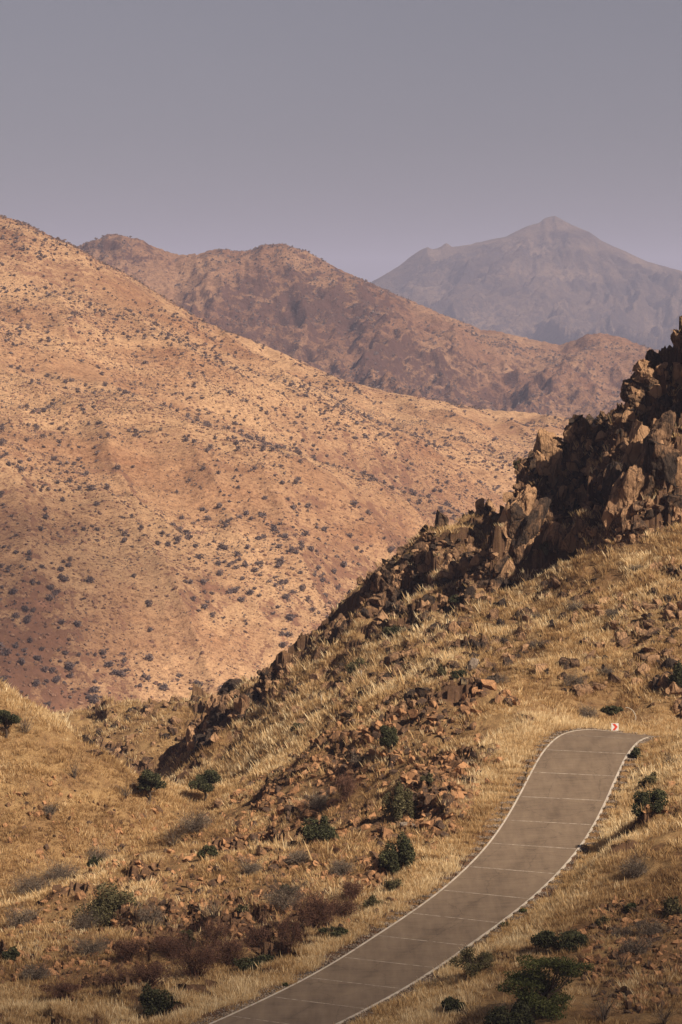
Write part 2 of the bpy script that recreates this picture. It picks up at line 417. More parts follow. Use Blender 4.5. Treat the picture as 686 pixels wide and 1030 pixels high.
def mid_h(x, y):
    z = tM(x, y)
    w = 0.22+0.78*smooth(3020, 2780, y)
    q = fbm2(x+0.1*y, y*0.45, 190, 5, 61, gain=0.55, ridged=True)
    q2 = fbm2(x, y, 70, 4, 64, gain=0.6, ridged=True)
    z = z + 8*np.exp(-((x-272)**2/60**2+((y-3070)/160)**2)) - 5*smooth(150, 260, x/y*F+U0-60)
    z = z + w*(44*(q-0.5)+18*(q2-0.4)) + 7*fbm2(x, y, 32, 4, 66, gain=0.65)
    return z

far_ridge = [(-300, 380), (100, 330), (300, 310), (340, 300), (378, 281), (400, 264), (424, 250), (432, 251), (442, 247), (451, 243), (456, 247), (480, 242), (510, 235), (528, 226), (545, 219), (555, 217), (566, 221), (580, 229), (600, 236), (640, 253), (686, 271), (760, 290), (1000, 310)]
far_pts = [P(u, v, 8000) for u, v in far_ridge] + [hid(u, 6300, -200) for u in (-300, 0, 343, 500, 650, 1000)] + [hid(u, 9800, -250) for u in (-300, 0, 343, 500, 650, 1000)] + [
 P(*t) for t in [(520, 290, 7300), (450, 300, 7300), (600, 300, 7300), (686, 315, 7200), (400, 310, 7200), (560, 262, 7600)]]
tF = TPS(far_pts)
def far_h(x, y):
    z = tF(x, y)
    px, py = 596.0, 8000.0
    r = np.hypot(x-px, (y-py)*0.8); ang = np.arctan2(x-px, py-y)
    wob = 0.35*fbm2(x, y, 500, 3, 80)
    q = fbm2((ang+wob)*5.5, r/900, 1.0, 5, 81, gain=0.55, ridged=True)
    q2 = fbm2(x, y, 210, 5, 84, gain=0.6, ridged=True)
    w = 0.10+0.90*smooth(8020, 7750, y)
    z = z + w*np.clip(r/500, 0, 1.3)*(70*(q-0.5)) + w*46*(q2-0.45) + 5*fbm2(x, y, 70, 4, 88, gain=0.65)
    z = z - 14*smooth(160, 0, r) + 16*np.clip(1-r/60, 0, 1) + 11*np.exp(-((x-300)**2/22**2+((y-8000)/120)**2)) + 9*np.exp(-((x-246)**2/18**2+((y-8000)/120)**2))
    return z

def fit_crest(hf, target, us, ds, reach, sm):
    """adjust a range so that its crest has the measured height at every bearing"""
    tu = np.array([t[0] for t in target], float); tv = np.array([t[1] for t in target], float)
    uu = np.arange(tu[0], tu[-1]+0.1, 3.0); tgt = np.interp(uu, tu, tv)
    U, D = np.meshgrid(uu, ds); X = (U-U0)/F*D; Z0 = hf(X, D)
    corr = np.zeros(len(uu)); dc = None
    ker = np.ones(max(1, sm))/max(1, sm)
    for it in range(4):
        if dc is None:
            j = (V0-Z0/D*F).argmin(0); dc = np.convolve(np.pad(ds[j], 8, 'edge'), np.ones(17)/17, 'valid')
        W = np.exp(-((D-dc[None])/reach)**2)
        V = V0-(Z0+corr[None]*W)/D*F
        e = V.min(0)-tgt
        e = np.convolve(np.pad(e, sm//2, 'edge'), ker, 'valid')[:len(uu)]
        corr = corr+e/F*dc
    def h(x, y):
        u = x/y*F+U0
        return hf(x, y)+np.interp(u, uu, corr)*np.exp(-((y-np.interp(u, uu, dc))/reach)**2)
    return h

def sheet(name, hf, us, ds, mat, rockf, label, kind='structure'):
    U, D = np.meshgrid(us, ds)
    X = (U-U0)/F*D; Y = D
    Z = hf(X, Y)
    nu, nd = len(us), len(ds)
    idx = np.arange(nu*nd).reshape(nd, nu)
    f = np.stack([idx[:-1, :-1], idx[:-1, 1:], idx[1:, 1:], idx[1:, :-1]], -1).reshape(-1, 4)
    v = np.stack([X, Y, Z], -1).reshape(-1, 3)
    V = V0-Z/D*F
    if name == 'near_hillside':
        crm = crag_mask(X, Y, U, V0-tN(X, Y)/Y*F)[0].ravel(); kk = np.where(crm > 0.05)[0]; q = v[kk]
        hd = 0.45*vn3(q/1.6, 171)+0.22*vn3(q/0.6, 172)
        v[kk] += hd[:, None]*crm[kk][:, None]*np.array([-0.6, -0.6, 0.25])
    rk = rockf(U, V, X, Y, Z)
    me = np_mesh(name, v, f, mat, {'rock': rk.ravel()}, smooth=True)
    if name == 'near_hillside':
        me.polygons.foreach_set('use_smooth', rk.ravel()[f[:, 0]] < 0.45); me.update()
    o = link(name, me); tag(o, label, None, None, kind)
    # sight table: running minimum of the image row along every column
    vm = np.minimum.accumulate(V, 0)
    return dict(o=o, us=us, ds=ds, Z=Z, V=V, vm=vm, h=hf)

def slope_of(X, Y, Z):
    gy = np.gradient(Z, axis=0)/np.gradient(Y, axis=0); gx = np.gradient(Z, axis=1)/np.maximum(np.gradient(X, axis=1), 1e-3)
    return np.sqrt(gx**2+gy**2)

us_near = np.concatenate([np.linspace(-420, -125, 16), np.arange(-110, 800, 1.6), np.linspace(815, 1100, 16)])
ds_near = np.concatenate([np.geomspace(6, 140, 22)[:-1], np.arange(140, 285, 0.40), np.arange(285, 372, 0.24), np.arange(372, 440, 0.6), np.linspace(442, 650, 50)])

def near_rock(U, V, X, Y, Z):
    s = slope_of(X, Y, Z)
    cr, lg = crag_mask(X, Y, U, V0-tN(X, Y)/Y*F)
    r = smooth(0.9, 1.5, s)*(Y > 150)*0.7
    return np.clip(np.maximum(r, np.maximum(cr*(0.75+0.4*fbm2(X, Y, 5, 3, 56)), lg*0.8)), 0, 1)
NEAR = sheet('near_hillside', near_h, us_near, ds_near, M['near'], near_rock, 'dry grassy and rocky hillside that the road climbs')

def hill_rock(U, V, X, Y, Z):
    s = slope_of(X, Y, Z); n = fbm2(X, Y, 45, 5, 71, gain=0.65); b = fbm2(X, Y, 200, 3, 72)
    left = smooth(190, 0, U)*smooth(380, 500, V)  # redder rocky ground, its colour also imitating the soft shade at the left
    up = smooth(320, 60, U)*smooth(400, 300, V)
    return np.clip(0.16+0.45*n+0.3*b+0.25*left+0.2*up+0.35*smooth(0.5, 1.0, s), 0, 1)
hill_h = fit_crest(hill_h, [(-60, 198), (0, 217.5), (25, 225), (50, 237.5), (75, 247.5), (100, 262.5), (125, 275), (150, 290), (175, 305), (200, 320), (225, 332.5), (260, 345), (300, 362.5), (343, 382), (393, 395), (443, 403.5), (493, 412.5), (533, 415), (568, 420), (620, 432), (700, 450)], None, np.arange(1150, 1750, 8.0), 150, 5)
HILL = sheet('golden_hillside', hill_h, np.concatenate([np.linspace(-400, -100, 20), np.arange(-95, 790, 1.8), np.linspace(800, 1000, 14)]), np.concatenate([np.linspace(600, 800, 40), np.arange(803, 1700, 2.2), np.linspace(1710, 2350, 60)]), M['hill'], hill_rock, 'broad golden hillside dotted with shrubs across the valley')
def mid_rock(U, V, X, Y, Z):
    s = slope_of(X, Y, Z); n = fbm2(X, Y, 120, 5, 73, gain=0.65)
    cg = smooth(200, 260, U)*smooth(430, 370, U)*smooth(400, 340, V)
    return np.clip(0.15+0.45*n+0.4*smooth(0.5, 1.1, s)+0.28*cg, 0, 1)
mid_h = fit_crest(mid_h, [(40, 262), (80, 247), (100, 240), (107, 236), (120, 236), (131, 240), (140, 240), (155, 249), (180, 256.5), (202, 256), (210, 251.5), (225, 251), (245, 254), (265, 246.5), (285, 245), (310, 254), (343, 271.5), (373, 285), (393, 294), (418, 305), (448, 317.5), (473, 327.5), (503, 334), (533, 341), (563, 347.5), (578, 342.5), (588, 337.5), (603, 335), (623, 339), (638, 345), (700, 365)], None, np.arange(2500, 3400, 10.0), 220, 3)
MID = sheet('brown_mountain', mid_h, np.arange(-200, 801, 2.0), np.concatenate([np.linspace(2150, 2400, 20), np.arange(2405, 3150, 3.5), np.linspace(3160, 3700, 30)]), M['midm'], mid_rock, 'rounded brown mountain ridge behind the golden hillside')
def far_rock(U, V, X, Y, Z):
    s = slope_of(X, Y, Z); n = fbm2(X, Y, 300, 5, 75, gain=0.65)
    return np.clip(0.12+0.3*n+0.4*smooth(0.5, 1.0, s), 0, 1)
far_h = fit_crest(far_h, [(340, 302), (374, 283.5), (398, 270), (423, 251.5), (430, 248.5), (435, 251), (443, 248.5), (449, 244.5), (455, 248.5), (473, 246), (493, 241), (508, 238.5), (523, 231), (530, 227.5), (543, 224), (548, 219), (559, 217.5), (568, 222.5), (578, 227.5), (593, 233.5), (603, 241), (613, 246), (633, 255), (653, 264), (686, 272.5), (740, 290)], None, np.arange(7000, 8500, 16.0), 420, 1)
FAR = sheet('far_mountain', far_h, np.arange(-300, 1001, 1.8), np.concatenate([np.linspace(6300, 7000, 50), np.arange(7008, 8300, 6), np.linspace(8320, 9800, 40)]), M['farm'], far_rock, 'hazy blue mountain with a pointed summit on the horizon')

# base ground reaching the horizon
gm = np_mesh('ground', np.array([(-11800, -900, -262), (11800, -900, -262), (11800, 20800, -262), (-11800, 20800, -262)]), np.array([[0, 1, 2, 3]]), M['farm'])
tag(link('ground', gm), 'wide plain beneath the mountains', None, None, 'structure')

# ------------------------------------------------------------------ sight lookups
def interp_h(x, y):
    return near_h(np.atleast_1d(np.asarray(x, float)), np.atleast_1d(np.asarray(y, float)))

def hit(u, v, sh=None):
    """first ground point of the sheet seen at photo pixel (u,v)"""
    sh = sh or NEAR
    k = np.interp(u, sh['us'], np.arange(len(sh['us'])))
    i = int(k); t = k-i; i2 = min(i+1, len(sh['us'])-1)
    col = sh['V'][:, i]*(1-t)+sh['V'][:, i2]*t
    ok = np.where((col <= v) & (sh['ds'] > 140))[0]
    j = ok[0] if len(ok) else int(np.argmin(np.where(sh['ds'] > 140, col, 1e9)))
    d = sh['ds'][j]
    if j > 0 and len(ok) and col[j-1] > v:
        d = sh['ds'][j-1]+(sh['ds'][j]-sh['ds'][j-1])*(col[j-1]-v)/(col[j-1]-col[j]+1e-9)
    x = (u-U0)/F*d
    zc = sh['Z'][:, i]*(1-t)+sh['Z'][:, i2]*t
    return Vector((x, d, float(np.interp(d, sh['ds'], zc))))

def visible(x, y, z, sh, margin):
    """array test: is a ground point not hidden by nearer ground of its own sheet (margin in px)"""
    u = x/y*F+U0; v = V0-z/y*F
    i = np.clip(np.searchsorted(sh['us'], u), 0, len(sh['us'])-1); j = np.clip(np.searchsorted(sh['ds'], y)-2, 0, len(sh['ds'])-1)
    return v < sh['vm'][j, i]+margin

def near_sil(u):
    return np.interp(u, NEAR['us'], NEAR['vm'][-1])

# ------------------------------------------------------------------ road
def strip(name, s0, s1, o0, o1, dz, mat, thick=0.0, n=None):
    """ribbon along the centreline between offsets o0 and o1"""
    k = np.linspace(s0, s1, n or max(2, int((s1-s0)/0.8)))
    cx = np.interp(k, S, CL[:, 0]); cy = np.interp(k, S, CL[:, 1]); cz = np.interp(k, S, CL[:, 2])
    rx = np.interp(k, S, Rt[:, 0]); ry = np.interp(k, S, Rt[:, 1])
    rows = []
    offs = [o0, o1] if thick == 0 else [o0, o0, o1, o1]
    hs = [dz, dz] if thick == 0 else [dz-thick, dz, dz, dz-thick]
    vs = np.stack([np.stack([cx+rx*o, cy+ry*o, cz+h], 1) for o, h in zip(offs, hs)], 1)
    m = len(offs); idx = np.arange(len(k)*m).reshape(len(k), m)
    f = np.stack([idx[:-1, :-1], idx[:-1, 1:], idx[1:, 1:], idx[1:, :-1]], -1).reshape(-1, 4)
    return vs.reshape(-1, 3), f
S0, S1 = 2.0, S[-1]-0.5

m, nt, ns, ls = new_mat('road_surface')
geo = ns.new('ShaderNodeNewGeometry').outputs['Position']
att = ns.new('ShaderNodeAttribute'); att.attribute_name = 'across'
n1 = noise_n(ns, ls, geo, 0.35, 6, 0.65, 0.3); n2 = noise_n(ns, ls, geo, 22.0, 4, 0.8)
mp = ns.new('ShaderNodeMapping'); mp.inputs['Rotation'].default_value = (0, 0, math.radians(20)); mp.inputs['Scale'].default_value = (1.1, 0.12, 1); ls.new(geo, mp.inputs[0])
n3 = noise_n(ns, ls, mp.outputs[0], 1.6, 6, 0.7)
mp2 = ns.new('ShaderNodeMapping'); mp2.inputs['Rotation'].default_value = (0, 0, math.radians(20)); mp2.inputs['Scale'].default_value = (0.15, 3.0, 1); ls.new(geo, mp2.inputs[0])
n4 = noise_n(ns, ls, mp2.outputs[0], 2.2, 4, 0.75)
sm = mathn(ns, ls, 'ADD', mathn(ns, ls, 'MULTIPLY', n1.outputs[0], 0.4), mathn(ns, ls, 'MULTIPLY', n3.outputs[0], 0.45))
sm = mathn(ns, ls, 'ADD', sm, mathn(ns, ls, 'MULTIPLY', mathn(ns, ls, 'SUBTRACT', n4.outputs[0], 0.1), 0.42))
sm = mathn(ns, ls, 'SUBTRACT', sm, 0.05)
tr = ramp(ns, [(0, (0, 0, 0)), (0.40, (0, 0, 0)), (0.50, (1, 1, 1)), (0.58, (0.1, 0.1, 0.1)), (1, (0, 0, 0))]); ls.new(att.outputs['Fac'], tr.inputs[0])
sm = mathn(ns, ls, 'SUBTRACT', sm, mathn(ns, ls, 'MULTIPLY', mathn(ns, ls, 'MULTIPLY', tr.outputs[0], n3.outputs[0]), 0.15))
rr = ramp(ns, [(0.34, (0.095, 0.066, 0.046)), (0.52, (0.155, 0.109, 0.075)), (0.70, (0.205, 0.147, 0.10))]); ls.new(sm, rr.inputs[0])
c = mixc(ns, ls, 0.25, rr.outputs[0], n2.outputs['Color'], 'OVERLAY')
vk = ns.new('ShaderNodeTexVoronoi'); vk.feature = 'DISTANCE_TO_EDGE'; vk.inputs['Scale'].default_value = 0.28
nd = noise_n(ns, ls, geo, 0.9, 5, 0.7); mvk = mixc(ns, ls, 0.7, geo, nd.outputs['Color'], 'ADD'); ls.new(mvk, vk.inputs['Vector'])
ck = ramp(ns, [(0.0, (0.5, 0.5, 0.5)), (0.012, (1, 1, 1))]); ls.new(vk.outputs['Distance'], ck.inputs[0])
c = mixc(ns, ls, 0.6, c, ck.outputs[0], 'MULTIPLY')
M['road'] = finish(m, nt, ns, ls, c, 0.85, n2.outputs[0], 0.3, 0.02, spec=0.25)
m, nt, ns, ls = new_mat('pale_concrete')
geo = ns.new('ShaderNodeNewGeometry').outputs['Position']
n1 = noise_n(ns, ls, geo, 1.3, 6, 0.7); n2 = noise_n(ns, ls, geo, 9.0, 4, 0.7)
rr = ramp(ns, [(0.3, (0.16, 0.12, 0.09)), (0.45, (0.40, 0.34, 0.28)), (0.7, (0.52, 0.45, 0.38))]); ls.new(n1.outputs[0], rr.inputs[0])
c = mixc(ns, ls, 0.3, rr.outputs[0], n2.outputs['Color'], 'OVERLAY')
M['conc'] = finish(m, nt, ns, ls, c, 0.9, n2.outputs[0], 0.3, 0.02, spec=0.1)
m, nt, ns, ls = new_mat('joint_concrete')
geo = ns.new('ShaderNodeNewGeometry').outputs['Position']
n1 = noise_n(ns, ls, geo, 2.5, 6, 0.7)
rr = ramp(ns, [(0.35, (0.15, 0.11, 0.08)), (0.6, (0.40, 0.325, 0.255))]); ls.new(n1.outputs[0], rr.inputs[0])
M['joint'] = finish(m, nt, ns, ls, rr.outputs[0], 0.9, spec=0.1)

# road surface, split over its width so the worn band can follow it
allv, allf, alla = [], [], []
cuts = np.linspace(-HALF, HALF, 13)
k = np.linspace(S0, S1, 260)
cx = np.interp(k, S, CL[:, 0]); cy = np.interp(k, S, CL[:, 1]); cz = np.interp(k, S, CL[:, 2]); rx = np.interp(k, S, Rt[:, 0]); ry = np.interp(k, S, Rt[:, 1])
vs = np.stack([np.stack([cx+rx*o, cy+ry*o, cz+0.0], 1) for o in cuts], 1)
idx = np.arange(len(k)*13).reshape(len(k), 13)
f = np.stack([idx[:-1, :-1], idx[:-1, 1:], idx[1:, 1:], idx[1:, :-1]], -1).reshape(-1, 4)
me = np_mesh('road', vs.reshape(-1, 3), f, M['road'], {'across': np.tile(np.linspace(0, 1, 13), len(k))}, smooth=True)
road = tag(link('road', me), 'steep brown paved road with pale cross joints', None, None, 'structure')
v1, f1 = strip('e', S0, S1, -HALF-0.01, -HALF+0.13, 0.02, None, 0.3)
v2, f2 = strip('e', S0, S1, HALF-0.14, HALF+0.03, 0.02, None, 0.3)
me = np_mesh('road_edge', np.concatenate([v1, v2]), np.concatenate([f1, f2+len(v1)]), M['conc'])
tag(link('road_edge', me), 'pale concrete edging along both sides of the road', None, None, 'structure')
# joints at every slab
jv_, jf_, nv = [], [], 0
s_first = None
sj = []
for q in RP[1:]:
    j = ((CL[:, :2]-q[:2])**2).sum(1).argmin(); sj.append(S[j])
for s in sj:
    if s > S1-1: continue
    r_ = np.linspace(-HALF+0.27, HALF-0.25, 20)
    c0 = np.array([np.interp(s, S, CL[:, i]) for i in range(3)]); rr_ = np.array([np.interp(s, S, Rt[:, i]) for i in range(2)]); tt = np.array([-rr_[1], rr_[0]])
    slope = (np.interp(s+0.3, S, CL[:, 2])-np.interp(s-0.3, S, CL[:, 2]))/0.6
    for w0 in (-0.055, 0.055):
        for r in r_:
            w = w0*(0.8+0.4*random.random())
            jv_.append((c0[0]+rr_[0]*r+tt[0]*w, c0[1]+rr_[1]*r+tt[1]*w, c0[2]+slope*w+0.008))
    for i in range(19): jf_.append((nv+i, nv+i+1, nv+21+i, nv+20+i))
    nv += 40
me = np_mesh('road_joint_lines', np.array(jv_), np.array(jf_), M['joint'])
tag(link('road_joint_lines', me), 'thin pale cross joints between the road slabs', None, None, 'structure')

# ------------------------------------------------------------------ rock prototypes
def ico(n):
    bm = bmesh.new(); bmesh.ops.create_icosphere(bm, subdivisions=n, radius=1)
    v = np.array([x.co[:] for x in bm.verts]); f = np.array([[y.index for y in x.verts] for x in bm.faces]); bm.free()
    return v, f
ICO = {n: ico(n) for n in (1, 2, 3, 4, 5)}

def rock_proto(level, seed, blocky=0.5, rough=0.09):
    r = np.random.default_rng(seed)
    v, f = ICO[level]; v = v.copy()*1.25
    for k in range(3):
        a = r.normal(size=3)*0.16; a[k] = 1; a /= np.linalg.norm(a)
        for sgn in (1, -1):
            d = r.uniform(0.62, 0.92); t = np.maximum(0, (v@a)*sgn-d); v -= (t*sgn)[:, None]*a*(0.55+0.45*blocky)
    for k in range(9):
        a = r.normal(size=3); a /= np.linalg.norm(a); d = r.uniform(0.6, 0.95)
        t = np.maximum(0, v@a-d); v -= t[:, None]*a
    if level >= 2:
        nrm = v/np.linalg.norm(v, axis=1)[:, None]
        o = r.uniform(0, 50, 3)
        dsp = rough*vn3(v*2.2+o, seed)+rough*0.6*vn3(v*5+o, seed+1)
        if level >= 3: dsp += rough*0.45*vn3(v*11+o, seed+2)
        if level >= 4:
            ste = v[:, 0]*0.6+v[:, 2]*0.5+0.3*vn3(v*1.5+o, seed+3)
            dsp += 0.05*(np.abs((ste*3.1) % 1-0.5)*2) + rough*0.3*vn3(v*22+o, seed+4)
        v += nrm*dsp[:, None]
    return v, f
def shard_proto(level, seed, noise=0.03):
    """angular broken stone: many hard cut planes, hardly any rounding"""
    r = np.random.default_rng(seed); v, f = ICO[level]; v = v.copy()*1.5
    for k in range(3):
        a = r.normal(size=3)*0.25; a[k] = 1; a /= np.linalg.norm(a)
        for sgn in (1, -1):
            v -= np.maximum(0, (v@a)*sgn-r.uniform(0.45, 0.85))[:, None]*a*sgn
    for k in range(7):
        a = r.normal(size=3); a /= np.linalg.norm(a); v -= np.maximum(0, v@a-r.uniform(0.55, 0.9))[:, None]*a
    if noise: v = v+noise*np.stack([vn3(v*3+k*9, seed+k) for k in range(3)], 1)+noise*0.5*np.stack([vn3(v*9+k*9, seed+k) for k in range(3)], 1)
    return v, f
ROCK4 = [shard_proto(4, 100+i, 0.075) for i in range(12)]
ROCK5 = [shard_proto(5, 150+i, 0.10) for i in range(6)]
ROCK3 = [shard_proto(3, 200+i, 0.05) for i in range(12)]
ROCK2 = [shard_proto(2, 300+i, 0.04) for i in range(12)]
ROCK1 = [rock_proto(1, 400+i, 0.5) for i in range(10)]

def rotm(rx, ry, rz):
    return np.array(Euler((rx, ry, rz)).to_matrix())

class Acc:
    def __init__(s): s.v = []; s.f = []; s.a = []; s.n = 0
    def add(s, v, f, a):
        s.v.append(v); s.f.append(f+s.n); s.a.append(np.full(len(v), a) if np.isscalar(a) else a); s.n += len(v)
    def mesh(s, name, mat, smooth=False):
        return np_mesh(name, np.concatenate(s.v), np.concatenate(s.f), mat, {'rnd': np.concatenate(s.a)}, smooth)

def batch(protos, pos, scl, rot, rnd):
    """merge many copies: pos (n,3), scl (n,3), rot (n,3,3)"""
    n = len(pos); V, Fc, A = [], [], []; off = 0
    which = rng.integers(0, len(protos), n)
    for k, pr in enumerate(protos):
        i = np.where(which == k)[0]
        if not len(i): continue
        v, f = pr[0], pr[1]
        vv = np.einsum('nij,nvj->nvi', rot[i], v[None]*scl[i][:, None, :])+pos[i][:, None, :]
        ff = f[None]+(np.arange(len(i))*len(v))[:, None, None]+off
        aa = np.repeat(rnd[i], len(v)) if len(pr) < 3 else np.clip((rnd[i][:, None]+pr[2][None]).ravel(), 0, 1)
        V.append(vv.reshape(-1, 3)); Fc.append(ff.reshape(-1, f.shape[1])); A.append(aa); off += len(i)*len(v)
    return np.concatenate(V), np.concatenate(Fc), np.concatenate(A)

def rots(n, tilt=3.1):
    return np.array([rotm(random.uniform(-tilt, tilt), random.uniform(-tilt, tilt), random.uniform(-3.14, 3.14)) for _ in range(n)])

# ------------------------------------------------------------------ crags: every outcrop is a thing
def outcrop(label, blobs, seed, mat='crag', cat='rock outcrop', group='rock outcrops on the ridge', name='rock_outcrop'):
    """blobs: (u, v, rad_u, rad_v, n, size_m, height_ratio, proto level)"""
    r = random.Random(seed); acc = Acc(); base = None; parts = []
    for (u, v, ru, rv, n, sz, hr, lv) in blobs:
        if u < 482 and mat == 'crag': sz, hr, n = sz*0.92, hr*0.8, max(3, int(n*0.9))
        for k in range(n):
            a = r.uniform(0, 6.283); q = math.sqrt(r.random())
            uu, vv = u+ru*q*math.cos(a), v+rv*q*math.sin(a)
            p = hit(uu, vv)
            s = sz*r.uniform(0.6, 1.3)*(1.15-0.5*q)
            protos = ROCK5 if (lv == 4 and sz > 2.7) else {4: ROCK4, 3: ROCK3, 2: ROCK2}[lv]
            pv, pf = r.choice(protos)
            sc = np.array([s*0.5*r.uniform(0.7, 1.1), s*0.5*r.uniform(0.7, 1.2), s*0.5*hr*r.uniform(0.75, 1.25)])
            R = rotm(r.uniform(-0.25, 0.15), 0.38+r.uniform(-0.22, 0.22), r.uniform(-0.5, 0.5)+(math.pi if r.random() < 0.5 else 0)*0)
            vtx = (pv*sc)@R.T+np.array([p.x, p.y+sc[1]*0.2, p.z+sc[2]*0.3])
            parts.append((vtx, pf, r.random(), p))
    lo = np.array([q[0].min(0) for q in parts]); hi = np.array([q[0].max(0) for q in parts]); sz_ = (hi-lo).max(1)
    gap = np.maximum(0, np.maximum(lo[:, None]-hi[None], lo[None]-hi[:, None])); near_ = np.sqrt((gap**2).sum(2)) <= 0.42*np.maximum(sz_[:, None], sz_[None])
    comp = np.arange(len(parts))
    for _ in range(len(parts)): comp = np.array([comp[near_[k]].min() for k in range(len(parts))])
    best = np.bincount(comp).argmax()
    for k, q in enumerate(parts):
        if comp[k] == best:
            acc.add(q[0], q[1], q[2])
            if base is None: base = q[3]
    allv = np.concatenate(acc.v)
    ds_ = 0.30*vn3(allv/1.3, 71)+0.16*vn3(allv*[2.2, 2.2, 1.3], 72)+0.07*vn3(allv*[6, 6, 3.5], 73)
    allv = allv+ds_[:, None]*np.array([-0.5, -0.7, 0.4])*min(1.0, blobs[0][5]/1.8)
    me = acc.mesh(name, M[mat]); me.vertices.foreach_set('co', (allv-np.array(base[:])).astype(np.float32).ravel()); me.update()
    o = link(name, me, None, base)
    return tag(o, label, cat, group)

